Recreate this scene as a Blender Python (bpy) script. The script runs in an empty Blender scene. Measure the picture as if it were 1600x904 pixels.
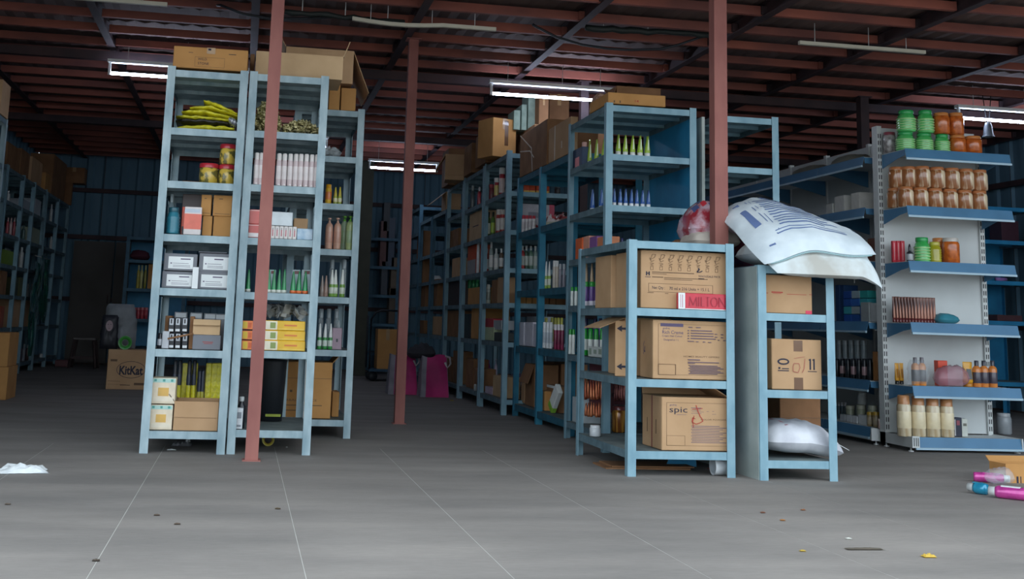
import bpy, bmesh, math, random
from mathutils import Matrix, Vector, noise
random.seed(7)
PI = math.pi
C = bpy.context.scene.collection

# ------------------------------------------------------------ camera, sky, light, exposure
F_PX, YAW, PITCH, ROLL, PX0, PY0, EYE = 1800.0, 0.165071045, 0.165949661, 0.0340470291, 692.878527, 201.379772, 0.75
cy_, sy_, cp_, sp_ = math.cos(YAW), math.sin(YAW), math.cos(PITCH), math.sin(PITCH)
fwd = Vector((sy_*cp_, cy_*cp_, sp_)); r0 = Vector((cy_, -sy_, 0)); u0 = r0.cross(fwd)
cr_, sr_ = math.cos(ROLL), math.sin(ROLL)
RIGHT = cr_*r0 + sr_*u0; UP = -sr_*r0 + cr_*u0
cam_d = bpy.data.cameras.new('camera'); cam = bpy.data.objects.new('camera', cam_d); C.objects.link(cam)
cam.matrix_world = Matrix(((RIGHT.x, UP.x, -fwd.x, 0), (RIGHT.y, UP.y, -fwd.y, 0), (RIGHT.z, UP.z, -fwd.z, EYE), (0, 0, 0, 1)))
cam_d.sensor_fit = 'HORIZONTAL'; cam_d.sensor_width = 36; cam_d.lens = 36*F_PX/1600
cam_d.shift_x = (800-PX0)/1600; cam_d.shift_y = (PY0-452)/1600
cam_d.clip_end = 200
bpy.context.scene.camera = cam
world = bpy.data.worlds.new('overcast_sky'); bpy.context.scene.world = world
world.use_nodes = True
bg = world.node_tree.nodes['Background']
bg.inputs['Color'].default_value = (0.80, 0.91, 1.0, 1); bg.inputs['Strength'].default_value = 1.0
vs = bpy.context.scene.view_settings
vs.view_transform = 'Standard'; vs.look = 'None'; vs.exposure = 1.36; vs.gamma = 1
TUBE_POWER = 16.0
ROOF_Y0 = 4.6          # where the roof begins (the yard in front is open to the sky)

def ray(px, py):
    return RIGHT*((px-PX0)/F_PX) - UP*((py-PY0)/F_PX) + fwd
def at(px, py, y):     # the point of the plane at depth y seen at a pixel of the photograph
    d = ray(px, py); return Vector((0, 0, EYE)) + d*(y/d.y)
def onz(px, py, z):    # the point of the level z
    d = ray(px, py); return Vector((0, 0, EYE)) + d*((z-EYE)/d.z)
def atx(px, py, x):
    d = ray(px, py); return Vector((0, 0, EYE)) + d*(x/d.x)
def proj(p):
    v = Vector(p)-Vector((0, 0, EYE)); w = v.dot(fwd)
    return PX0+F_PX*v.dot(RIGHT)/w, PY0-F_PX*v.dot(UP)/w
def WX(px, y, z):      # x of the point at depth y and height z that shows in pixel column px
    a, b = -6.0, 12.0
    for _ in range(40):
        m = (a+b)/2
        if proj((m, y, z))[0] < px: a = m
        else: b = m
    return (a+b)/2
def ZT(px, py, y): return at(px, py, y).z

# ------------------------------------------------------------ materials
def lin(c):
    c = c/255.0
    return c/12.92 if c <= 0.04045 else ((c+0.055)/1.055)**2.4
def rgb(h):
    return (lin(int(h[0:2], 16)), lin(int(h[2:4], 16)), lin(int(h[4:6], 16)), 1)
MATS = {}
def mat(name, col, rough=0.6, metal=0.0, var=0.12, scale=8.0, bump=0.0, stretch=(1, 1, 1), col2=None, coat=0.0, detail=4, lo=.35, hi=.65, alpha=None, trans=0.0):
    if name in MATS: return MATS[name]
    m = bpy.data.materials.new(name); m.use_nodes = True; nt = m.node_tree; n = nt.nodes; l = nt.links
    b = n['Principled BSDF']; b.inputs['Roughness'].default_value = rough; b.inputs['Metallic'].default_value = metal
    b.inputs['Coat Weight'].default_value = coat
    c1 = rgb(col)
    c2 = rgb(col2) if col2 else tuple(max(0, x*(1-var*2)) for x in c1[:3])+(1,)
    tc = n.new('ShaderNodeTexCoord'); mp = n.new('ShaderNodeMapping'); mp.inputs['Scale'].default_value = stretch
    nz = n.new('ShaderNodeTexNoise'); nz.inputs['Scale'].default_value = scale; nz.inputs['Detail'].default_value = detail
    rp = n.new('ShaderNodeValToRGB'); rp.color_ramp.elements[0].position = lo; rp.color_ramp.elements[1].position = hi
    rp.color_ramp.elements[0].color = c2; rp.color_ramp.elements[1].color = c1
    l.new(tc.outputs['Object'], mp.inputs['Vector']); l.new(mp.outputs['Vector'], nz.inputs['Vector'])
    l.new(nz.outputs['Fac'], rp.inputs['Fac']); l.new(rp.outputs['Color'], b.inputs['Base Color'])
    if bump:
        bp = n.new('ShaderNodeBump'); bp.inputs['Strength'].default_value = bump; bp.inputs['Distance'].default_value = 0.01
        l.new(nz.outputs['Fac'], bp.inputs['Height']); l.new(bp.outputs['Normal'], b.inputs['Normal'])
    if alpha is not None: b.inputs['Alpha'].default_value = alpha
    if trans: b.inputs['Transmission Weight'].default_value = trans
    MATS[name] = m; return m
def flat(hexcol, rough=0.5, metal=0.0, coat=0.0):
    return mat('paint_%s_%d_%d' % (hexcol, rough*100, metal*100), hexcol, rough, metal, var=0.06, scale=20, coat=coat)
def glow(name, col, s):
    if name in MATS: return MATS[name]
    m = bpy.data.materials.new(name); m.use_nodes = True; b = m.node_tree.nodes['Principled BSDF']
    b.inputs['Base Color'].default_value = rgb(col); b.inputs['Emission Color'].default_value = rgb(col); b.inputs['Emission Strength'].default_value = s
    MATS[name] = m; return m
STEEL = mat('rack_steel_blue', '8db0bd', 0.5, 0.1, scale=14, col2='7499a9', stretch=(1, 1, .5), lo=.3, hi=.7)
STEELG = mat('rack_steel_grey', 'b0c4ca', 0.5, 0.05, scale=16, col2='869fa9', stretch=(1, 1, .4), lo=.3, hi=.7)
TEAL = mat('rack_paint_teal', '2f86a2', 0.5, 0.0, scale=9, col2='23708e')
PANEL = mat('blue_sheet_panel', '2f98c8', 0.5, 0.0, scale=4, col2='2274a0', lo=.3, hi=.75)
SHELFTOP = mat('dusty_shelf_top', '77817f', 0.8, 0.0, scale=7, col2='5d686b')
LIPD = mat('grey_shelf_edge', '67808a', 0.75, 0.0, scale=12, col2='4f6670')  # side lips greyer and darker than the rack steel
LIPT = mat('dark_teal_edge', '2b6a80', 0.7, 0.0, scale=12, col2='225468')  # side lips a darker tone of the teal rack paint
SHADEB = mat('shaded_blue_steel', '456f84', 0.6, 0.0, scale=9, col2='375c70')  # rack blue darkened, the dimness of the far end put into the colour
RED = mat('red_oxide_steel', 'a2675e', 0.7, 0.0, scale=9, col2='8e5650', stretch=(1, 1, .3))
REDD = mat('red_oxide_roof_steel', 'a86050', 0.7, 0.0, scale=3, col2='784842', stretch=(.5, 1, 1))
RAFT = mat('dark_rafter_steel', '4a3436', 0.7, 0.0, scale=4, col2='34292e')
SHEET = mat('weathered_roof_sheet', '76605a', 0.85, 0.0, scale=2.2, col2='5c4c48', stretch=(1, .4, 1))
WALLM = mat('blue_grey_wall_sheet', '64869a', 0.7, 0.0, scale=2, col2='527488', stretch=(1, 1, .3))
BROWN = mat('kraft_cardboard', 'c6a07a', 0.85, 0.0, scale=5, col2='b5906a', lo=.3, hi=.7)
BROWN2 = mat('warm_cardboard', 'c99458', 0.85, 0.0, scale=5, col2='b5824a', lo=.3, hi=.7)
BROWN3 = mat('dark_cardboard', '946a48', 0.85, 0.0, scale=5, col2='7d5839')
BROWN4 = mat('pale_cardboard', 'cfae86', 0.85, 0.0, scale=5, col2='bb9a74', lo=.3, hi=.7)
TAPE = mat('brown_packing_tape', 'b08a5c', 0.3, 0.0, var=.05, coat=.3)
TAPED = mat('dark_packing_tape', '6e4c32', 0.3, 0.0, var=.05, coat=.3)
INK = mat('dark_print', '2b2a3c', 0.7, var=.03)
INKB = mat('brown_print', '6e543e', 0.7, var=.03)
INKR = mat('red_marker', 'b53b33', 0.7, var=.03)
INKV = mat('violet_print', '5b4f6b', 0.7, var=.03)
WHITE = mat('white_plastic', 'e8ecec', 0.35, var=.04, coat=.2)
GREY = mat('gondola_grey_panel', 'cfd3d3', 0.55, var=.05, scale=3)
GREYU = mat('gondola_upright_grey', 'd0d3d2', 0.45, 0.1, var=.05)
GBLUE = mat('gondola_shelf_blue', '4a7ea4', 0.45, 0.0, var=.08, scale=5)
GSTRIP = mat('price_rail', 'a9c6d6', 0.35, 0.0, var=.04)
DARK = mat('dark_slot', '26292d', 0.8, var=.02)
FOILY = mat('yellow_foil', 'f2e834', 0.28, 0.0, scale=30, col2='c8c030', bump=.5)
FOILK = mat('dark_foil', '27251f', 0.3, 0.3, scale=30, bump=.4)
GOLD = mat('gold_foil', 'e3d6a4', 0.3, 0.25, scale=60, col2='7a7440', bump=.8, lo=.45, hi=.55)
COPPER = mat('copper_foil', 'd08057', 0.3, 0.5, scale=50, col2='9a4a30', stretch=(1, 1, .1), lo=.45, hi=.55)
SACKM = mat('white_woven_sack', 'e6f0f5', 0.6, 0.0, scale=6, col2='cdd9e0', bump=.25)
CLOTH = mat('cream_cloth', 'd9cfc2', 0.85, 0.0, scale=6, col2='b9ada2', bump=.3)
POLY = mat('clear_polythene', 'dfe6ec', 0.15, 0.0, var=.02, alpha=.22, coat=.4)
PLASTIC = mat('clear_hard_plastic', 'dfe6e8', 0.12, 0.0, var=.02, alpha=.3, coat=.5)

# ------------------------------------------------------------ mesh helpers
class MB:
    def __init__(s): s.v = []; s.f = []; s.sm = []
    def add(s, vs, fs, smooth=False):
        o = len(s.v); s.v += [tuple(v) for v in vs]; s.f += [tuple(i+o for i in f) for f in fs]; s.sm += [smooth]*len(fs); return s
    def box(s, x0, x1, y0, y1, z0, z1, rz=0, c=None):
        vs = [(x, y, z) for z in (z0, z1) for (x, y) in ((x0, y0), (x1, y0), (x1, y1), (x0, y1))]
        if rz:
            cx, cy = c if c else ((x0+x1)/2, (y0+y1)/2); a, b = math.cos(rz), math.sin(rz)
            vs = [(cx+(x-cx)*a-(y-cy)*b, cy+(x-cx)*b+(y-cy)*a, z) for x, y, z in vs]
        return s.add(vs, [(3, 2, 1, 0), (4, 5, 6, 7), (0, 1, 5, 4), (1, 2, 6, 5), (2, 3, 7, 6), (3, 0, 4, 7)])
    def slab(s, p, t):           # quad p (4 points) given thickness t along its normal
        p = [Vector(q) for q in p]; n = (p[1]-p[0]).cross(p[3]-p[0]).normalized()*t
        return s.add(p+[q+n for q in p], [(3, 2, 1, 0), (4, 5, 6, 7), (0, 1, 5, 4), (1, 2, 6, 5), (2, 3, 7, 6), (3, 0, 4, 7)])
    def lathe(s, prof, seg=14, c=(0, 0, 0), axis='z', sy=1.0):
        vs = []; fs = []
        for r, h in prof:
            for k in range(seg):
                a = 2*PI*k/seg; x, y = r*math.cos(a), r*math.sin(a)*sy
                p = (x, y, h) if axis == 'z' else ((h, x, y) if axis == 'x' else (x, h, y))
                vs.append((p[0]+c[0], p[1]+c[1], p[2]+c[2]))
        for i in range(len(prof)-1):
            for k in range(seg):
                a, b = i*seg+k, i*seg+(k+1) % seg
                q = (a, b, b+seg, a+seg); fs.append(q if axis != 'y' else q[::-1])
        return s.add(vs, fs, True)
    def tube(s, pts, r, seg=6):
        P = [Vector(p) for p in pts]; vs = []; fs = []
        for i, p in enumerate(P):
            t = (P[min(i+1, len(P)-1)]-P[max(i-1, 0)]).normalized()
            a = t.cross(Vector((0, 0, 1)));  a = a if a.length > .05 else t.cross(Vector((1, 0, 0)))
            a.normalize(); b = t.cross(a)
            rr = r[i] if isinstance(r, (list, tuple)) else r
            for k in range(seg):
                an = 2*PI*k/seg; vs.append(p+a*math.cos(an)*rr+b*math.sin(an)*rr)
        for i in range(len(P)-1):
            for k in range(seg):
                a, b = i*seg+k, i*seg+(k+1) % seg; fs.append((a, b, b+seg, a+seg))
        fs.append(tuple(range(seg))[::-1]); fs.append(tuple(range((len(P)-1)*seg, len(P)*seg)))
        return s.add(vs, fs, True)
    def mesh(s, name, m):
        me = bpy.data.meshes.new(name); me.from_pydata(s.v, [], s.f); me.materials.append(m)
        me.polygons.foreach_set('use_smooth', s.sm); me.update(); return me
REG = []
def link(name, me, parent=None, loc=None, rz=0):
    o = bpy.data.objects.new(name, me); C.objects.link(o)
    if parent: o.parent = parent
    if loc: o.location = loc
    if rz: o.rotation_euler = (0, 0, rz)
    return o
def tag(o, desc, cat, group=None):
    o['category'] = cat; REG.append((o, desc, group)); return o
def thing(name, desc, cat, loc=(0, 0, 0), group=None, rz=0):
    return tag(link(name, None, None, loc, rz), desc, cat, group)
def obj(name, mb, m, parent=None, label=None, loc=None, rz=0):
    o = link(name, mb.mesh(name, m), parent, loc, rz)
    if label: o['label'] = label
    return o
def struct(name, mb, m, parent=None):
    o = obj(name, mb, m, parent)
    if not parent: o['kind'] = 'structure'
    return o
def bevelled(x0, x1, y0, y1, z0, z1, b=.004):
    bm = bmesh.new(); bmesh.ops.create_cube(bm, size=1)
    for v in bm.verts: v.co = Vector(((x0+x1)/2+v.co.x*(x1-x0), (y0+y1)/2+v.co.y*(y1-y0), (z0+z1)/2+v.co.z*(z1-z0)))
    bmesh.ops.bevel(bm, geom=bm.edges[:], offset=b, segments=1, affect='EDGES')
    mb = MB(); bm.verts.index_update(); mb.add([v.co[:] for v in bm.verts], [tuple(v.index for v in f.verts) for f in bm.faces]); bm.free(); return mb
TXT = {}
def text_mb(s, size, plane='front', origin=(0, 0, 0), width=None, slant=0, depth=.0008):
    # letters as flat printed shapes on a front (-y) or left (-x) face; origin = lower left corner
    bold = .03 if s == 'KitKat' else .003
    if s not in TXT:
        cu = bpy.data.curves.new('t', 'FONT'); cu.body = s; cu.size = 1; cu.offset = bold; cu.resolution_u = 2
        ob = bpy.data.objects.new('t', cu); me = bpy.data.meshes.new_from_object(ob)
        TXT[s] = ([tuple(v.co) for v in me.vertices], [tuple(p.vertices) for p in me.polygons])
        bpy.data.objects.remove(ob); bpy.data.curves.remove(cu); bpy.data.meshes.remove(me)
    vs, fs = TXT[s]; w = max(v[0] for v in vs) or 1; kx = (width/w) if width else size
    out = []
    for x, y, z in vs:
        x, y = x*kx+slant*y*size, y*size
        if plane == 'front': out.append((origin[0]+x, origin[1]-depth, origin[2]+y))
        elif plane == 'left': out.append((origin[0]-depth, origin[1]-x, origin[2]+y))
    mb = MB(); mb.add(out, fs); return mb
def thick(mb, d, n):   # nothing fancy: printed shapes stay flat print
    return mb

# ------------------------------------------------------------ cartons and packets
def carton(px0, px1, pytop, y, z, depth, desc, m=BROWN, name='cardboard_box', tape=True, rz=0, x=None, h=None, group=None, cat='box', seam=True, tm=None, flaps=None, prints=(), top_open=False):
    """closed or open carton whose front face stands at depth y on level z; px0..px1 its columns, pytop its top edge"""
    if x: x0, x1 = x
    else: x0, x1 = WX(px0, y, z+.1), WX(px1, y, z+.1)
    H = h if h else ZT((px0+px1)/2, pytop, y)-z
    w = x1-x0; cx = (x0+x1)/2
    t = thing(name, desc, cat, (cx, y+depth/2, z), group, rz)
    X, Y = w/2, depth/2
    if not top_open:
        obj('body', bevelled(-X, X, -Y, Y, 0, H, .003), m, t)
        if seam: obj('flap_seam', MB().box(-X+.004, X-.004, -.0012, .0012, H-.002, H+.0006), INKB, t)
    else:
        b = MB(); k = .004
        b.box(-X, X, -Y, -Y+k, 0, H); b.box(-X, X, Y-k, Y, 0, H); b.box(-X, -X+k, -Y+k, Y-k, 0, H); b.box(X-k, X, -Y+k, Y-k, 0, H); b.box(-X+k, X-k, -Y+k, Y-k, 0, k)
        obj('body', b, m, t)
    if tape and w > .08:
        tw = min(.024, w*.09); tmat = tm or TAPE
        b = MB(); b.box(-tw, tw, -Y-.0008, -Y+.0005, H*.72, H+.0008)
        if not top_open: b.box(-tw, tw, -Y, Y, H-.001, H+.001)
        obj('tape', b, tmat, t)
    if flaps:
        for side, ang, ln in flaps:      # side l r f b, angle from vertical outwards, length
            a = math.radians(ang); s, c = math.sin(a)*ln, math.cos(a)*ln
            if side == 'f': p = [(-X, -Y, H), (X, -Y, H), (X, -Y-s, H+c), (-X, -Y-s, H+c)]
            if side == 'b': p = [(X, Y, H), (-X, Y, H), (-X, Y+s, H+c), (X, Y+s, H+c)]
            if side == 'l': p = [(-X, Y, H), (-X, -Y, H), (-X-s, -Y, H+c), (-X-s, Y, H+c)]
            if side == 'r': p = [(X, -Y, H), (X, Y, H), (X+s, Y, H+c), (X+s, -Y, H+c)]
            obj('flap', MB().slab(p, .004), m, t)
    for pi_, pr in enumerate(prints):
        kind = pr[0]
        if kind == 'text': _, s, u, v, size, mm = pr[:6]; obj('printed_text', text_mb(s, size*H, 'front', (-X+u*w, -Y, v*H), width=(pr[6]*w if len(pr) > 6 else None)), mm, t)
        if kind == 'textl': _, s, u, v, size, mm = pr[:6]; obj('printed_text', text_mb(s, size*H, 'left', (-X, Y-u*depth, v*H), width=(pr[6]*depth if len(pr) > 6 else None)), mm, t)
        if kind == 'bars':
            _, bars, mm = pr; b = MB()
            for (ua, va, ub, vb) in bars: b.box(-X+ua*w, -X+ub*w, -Y-.0009-.0005*(pi_ if any(q[0] == 'panel' for q in prints) else 0), -Y, va*H, vb*H)
            obj('printed_lines', b, mm, t)
        if kind == 'barsl':
            _, bars, mm = pr; b = MB()
            for (ua, va, ub, vb) in bars: b.box(-X-.0009, -X, Y-ub*depth, Y-ua*depth, va*H, vb*H)
            obj('printed_lines', b, mm, t)
        if kind == 'panel':
            _, ua, va, ub, vb, mm = pr; obj('label_panel', MB().box(-X+ua*w, -X+ub*w, -Y-.0006-.0005*pi_, -Y+.001, va*H, vb*H), mm, t)
        if kind == 'poly':
            _, pts, mm = pr; obj('printed_mark', MB().add([(-X+u*w, -Y-.0012-.0003*min(pi_, 9), v*H) for u, v in pts], [tuple(range(len(pts)))]), mm, t)
        if kind == 'polyl':
            _, pts, mm = pr; obj('printed_mark', MB().add([(-X-.0012, Y-u*depth, v*H) for u, v in pts], [tuple(range(len(pts)))]), mm, t)
    return t
def frame(ua, va, ub, vb, k=.004, kv=.006):
    return [(ua, va, ub, va+kv), (ua, vb-kv, ub, vb), (ua, va, ua+k, vb), (ub-k, va, ub, vb)]
def pack(px0, px1, pytop, y, z, depth, desc, col, name='packet_box', cat='box', bands=(), **k):
    m = col if not isinstance(col, str) else flat(col, .4)
    return carton(px0, px1, pytop, y, z, depth, desc, m, name, False, cat=cat, seam=False, prints=[('panel',)+tuple(b[:4])+(flat(b[4], .4),) for b in bands], **k)
def stroke(pts, wd):           # polyline drawn as thin quads in face units
    out = []
    for (a, b), (c, d) in zip(pts[:-1], pts[1:]):
        L = math.hypot(c-a, d-b) or 1; nx, ny = -(d-b)/L*wd, (c-a)/L*wd
        out.append([(a+nx, b+ny), (a-nx, b-ny), (c-nx, d-ny), (c+nx, d+ny)])
    return out

# ------------------------------------------------------------ bottles, tubes and jars (unit profiles: radius 1 = r, height 1 = h)
def prof(p, r, h): return [(a*r, b*h) for a, b in p]
KINDS = {
 'bottle': [('body', [(0, 0), (.92, 0), (1, .03), (1, .66), (.85, .74), (.42, .8), (.42, .84)], 0), ('label', [(1.01, .15), (1.03, .16), (1.03, .55), (1.01, .56)], 2), ('cap', [(.5, .8), (.5, .99), (.42, 1), (0, 1)], 1)],
 'tall': [('body', [(0, 0), (.95, 0), (1, .02), (1, .74), (.9, .78)], 0), ('label', [(1.01, .2), (1.03, .21), (1.03, .6), (1.01, .61)], 2), ('cap', [(.88, .76), (.86, .98), (.7, 1), (0, 1)], 1)],
 'cone': [('body', [(0, 0), (.95, 0), (1, .04), (.98, .42), (.9, .46)], 0), ('label', [(.99, .12), (1.03, .13), (1.02, .34), (.98, .35)], 2), ('cap', [(.82, .45), (.62, .68), (.28, .97), (.2, 1), (0, 1)], 1)],
 'conering': [('body', [(0, 0), (.95, 0), (1, .04), (.98, .42), (.9, .46)], 0), ('label', [(.99, .1), (1.03, .11), (1.02, .38), (.98, .39)], 0), ('base_band', [(1.0, .0), (1.04, .01), (1.04, .1), (1., .11)], 2), ('neck_ring', [(.9, .44), (.98, .45), (.95, .55), (.8, .56)], 3), ('cap', [(.72, .55), (.55, .75), (.28, .97), (.2, 1), (0, 1)], 1)],
 'pump': [('body', [(0, 0), (.95, 0), (1, .03), (1, .68), (.9, .76), (.5, .83), (.32, .84)], 0), ('label', [(1.01, .2), (1.03, .21), (1.03, .55), (1.01, .56)], 2), ('pump_head', [(.36, .83), (.36, .89), (.14, .9), (.14, .94), (.5, .95), (.5, .99), (0, 1)], 1)],
 'jar': [('body', [(0, 0), (.92, 0), (1, .05), (1, .75), (.9, .8)], 0), ('label', [(1.01, .15), (1.03, .17), (1.03, .62), (1.01, .64)], 2), ('lid', [(1.02, .78), (1.02, .97), (.97, 1), (0, 1)], 1)],
 'ribbed': [('body', [(0, 0), (.85, 0), (1, .06)]+[(1 if k % 2 else .86, .08+.058*k) for k in range(11)]+[(.85, .74), (.7, .8), (.7, .84)], 0), ('bands', [q for k in range(5) for q in ((.84, .085+.116*k), (1.02, .10+.116*k), (1.02, .135+.116*k), (.84, .15+.116*k))], 2), ('lid', [(.74, .82), (.76, .83), (.76, .97), (.7, 1), (0, 1)], 1)],
 'petjar': [('body', [(0, 0), (.85, 0), (1, .05), (1, .72), (.95, .8), (.82, .86)], 0), ('lid', [(.88, .85), (.88, .98), (.82, 1), (0, 1)], 1)],
 'flask': [('body', [(0, 0), (1, 0), (1, .5), (.95, .62), (.6, .8), (.5, .85)], 0), ('label', [(1.01, .1), (1.03, .12), (1.03, .45), (1.01, .46)], 2), ('cap', [(.55, .84), (.5, 1), (0, 1)], 1)],
 'dropper': [('body', [(0, 0), (.95, 0), (1, .05), (1, .5), (.4, .6), (.36, .65)], 0), ('label', [(1.01, .1), (1.03, .12), (1.03, .42), (1.01, .44)], 2), ('cap', [(.45, .62), (.4, .85), (.15, 1), (0, 1)], 1)],
}
PROTO = {}
def M_(c, r=.3):
    return c if not isinstance(c, str) else flat(c, r, 0, .3)
def vessel(kind, px, wpx, pytop, y, z, desc, cols, name='bottle', cat='bottle', group=None, x=None, h=None, r=None, sy=1.0, parts=True):
    X = x if x is not None else WX(px, y, z+.05)
    if h is None: h = ZT(px, pytop, y)-z
    if r is None: r = abs(WX(px+wpx/2, y, z+.05)-WX(px-wpx/2, y, z+.05))/2
    h = round(h, 3); r = round(r, 3); key = (kind, h, r, tuple(str(c) if isinstance(c, str) else c.name for c in cols), sy)
    if key not in PROTO:
        L = []
        if kind in ('tube', 'tubeside'):      # stands on its cap, flat crimped seal on top
            seg = 14; b = MB(); vs = []; fs = []
            prf = [(.92, .17, 1), (1, .2, 1), (1, .5, .72), (1.02, .8, .35), (1.05, .95, .07), (1.05, 1, .06)]
            for rr, hh, fl_ in prf:
                for k in range(seg):
                    a = 2*PI*k/seg; vs.append((r*rr*math.cos(a), r*rr*fl_*math.sin(a), h*hh) if kind == 'tube' else (r*rr*fl_*math.cos(a), r*rr*math.sin(a), h*hh))
            for i in range(len(prf)-1):
                for k in range(seg):
                    a_, b_ = i*seg+k, i*seg+(k+1) % seg; fs.append((a_, b_, b_+seg, a_+seg))
            fs.append(tuple(range((len(prf)-1)*seg, len(prf)*seg)))
            b.add(vs, fs, True); L.append(('body', b.mesh('body', M_(cols[0]))))
            L.append(('cap', MB().lathe(prof([(0, 0), (.9, 0), (.95, .02), (.9, .18), (0, .18)], r, h), 14).mesh('cap', M_(cols[1]))))
            if len(cols) > 2:
                q = MB(); q.slab([(-r*.5, -r*.9, h*.3), (r*.5, -r*.9, h*.3), (r*.55, -r*.42, h*.72), (-r*.55, -r*.42, h*.72)] if kind == 'tube' else [(-r*.25, -r*1.04, h*.3), (r*.25, -r*1.04, h*.3), (r*.12, -r*1.06, h*.8), (-r*.12, -r*1.06, h*.8)], .002); L.append(('label', q.mesh('label', M_(cols[2]))))
        elif kind == 'cfoil':   # sleeve tapering upwards, twisted tip
            L.append(('body', MB().lathe(prof([(0, 0), (1, 0), (1, .06), (.8, .4), (.45, .8), (.2, .97), (0, 1)], r, h), 8).mesh('body', M_(cols[0]))))
            L.append(('cap', MB().lathe(prof([(0, -.001), (1.1, 0), (1.1, .12), (.95, .13)], r, h), 10).mesh('cap', M_(cols[1]))))
        else:
            for nm, p, ci in KINDS[kind]:
                if ci >= len(cols): continue
                L.append((nm, MB().lathe(prof(p, r, h), 14, sy=sy).mesh(nm, M_(cols[ci]))))
        PROTO[key] = L
    t = thing(name, desc, cat, (X, y, z), group)
    for nm, me in PROTO[key]: link(nm, me, t)
    return t
def row(kind, pxs, wpx, pytop, y, z, desc, cols, dy=0, dpy=0, **k):
    if isinstance(pxs, tuple): a, b, n = pxs; pxs = [a+(b-a)*i/(n-1) for i in range(n)]
    for i, p in enumerate(pxs):
        vessel(kind, p, wpx, pytop+dpy*i, y+dy*i+random.uniform(-.004, .004), z, desc, cols, **k)

# ------------------------------------------------------------ racks
def rack(x0, x1, ys, levels, top, desc, m=STEEL, name='steel_rack', legw=.045, lip=.04, side=None, back=None, ribs=2, cat='shelf rack', group=None, end=None, zb=0, ribdir='x'):
    """slotted angle rack: legs at both x edges for every y in ys, trays at levels (heights of the lip top)"""
    cx, cy = (x0+x1)/2, (ys[0]+ys[-1])/2
    t = thing(name, desc, cat, (cx, cy, 0), group); k = .004; s = legw
    for yi, y in enumerate(ys):
        for xx, sx in ((x0, 1), (x1, -1)):
            sy = 1 if yi == 0 else -1
            if 0 < yi < len(ys)-1: sy = 1
            b = MB()
            xa, xb = sorted((xx, xx+sx*s)); ya, yb = sorted((y, y+sy*k)); b.box(xa-cx, xb-cx, ya-cy, yb-cy, 0, top)
            xa, xb = sorted((xx, xx+sx*k)); ya, yb = sorted((y+sy*k, y+sy*s)); b.box(xa-cx, xb-cx, ya-cy, yb-cy, 0, top)
            obj('leg', b, m, t)
    g = .005
    for ya, yb in zip(ys[:-1], ys[1:]):
        for z in levels:
            b = MB(); X0, X1, Y0, Y1 = x0-cx+g, x1-cx-g, ya-cy+g, yb-cy-g
            b.box(X0, X1, Y0, Y0+.002, z-lip, z); b.box(X0, X1, Y1-.002, Y1, z-lip, z); b.box(X0+.002, X1-.002, Y0+.001, Y1-.001, z-.0045, z-.003)
            for i in range(ribs):
                q = Y0+(Y1-Y0)*(i+1)/(ribs+1); b.box(X0+.002, X1-.002, q-.015, q+.015, z-.026, z-.0035)
            sh = obj('shelf', b, m, t)
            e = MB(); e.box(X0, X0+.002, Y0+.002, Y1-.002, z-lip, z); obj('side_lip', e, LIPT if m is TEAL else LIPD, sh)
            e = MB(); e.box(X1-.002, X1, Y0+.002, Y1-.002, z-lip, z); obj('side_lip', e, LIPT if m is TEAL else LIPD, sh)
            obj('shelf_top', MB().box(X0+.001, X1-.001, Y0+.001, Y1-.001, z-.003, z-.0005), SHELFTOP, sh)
    if side == 'r' or side == 'lr': obj('side_panel', MB().box(x1-cx-.0045, x1-cx-.0035, ys[0]-cy+.01, ys[-1]-cy-.01, .1, top-.02), PANEL, t)
    if side == 'l' or side == 'lr': obj('side_panel', MB().box(x0-cx+.0035, x0-cx+.0045, ys[0]-cy+.01, ys[-1]-cy-.01, .1, top-.02), PANEL, t)
    if end: obj('end_panel', MB().box(x0-cx+.01, x1-cx-.01, ys[-1]-cy-.0045, ys[-1]-cy-.0035, end, top-.02), PANEL, t)
    return t

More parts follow.
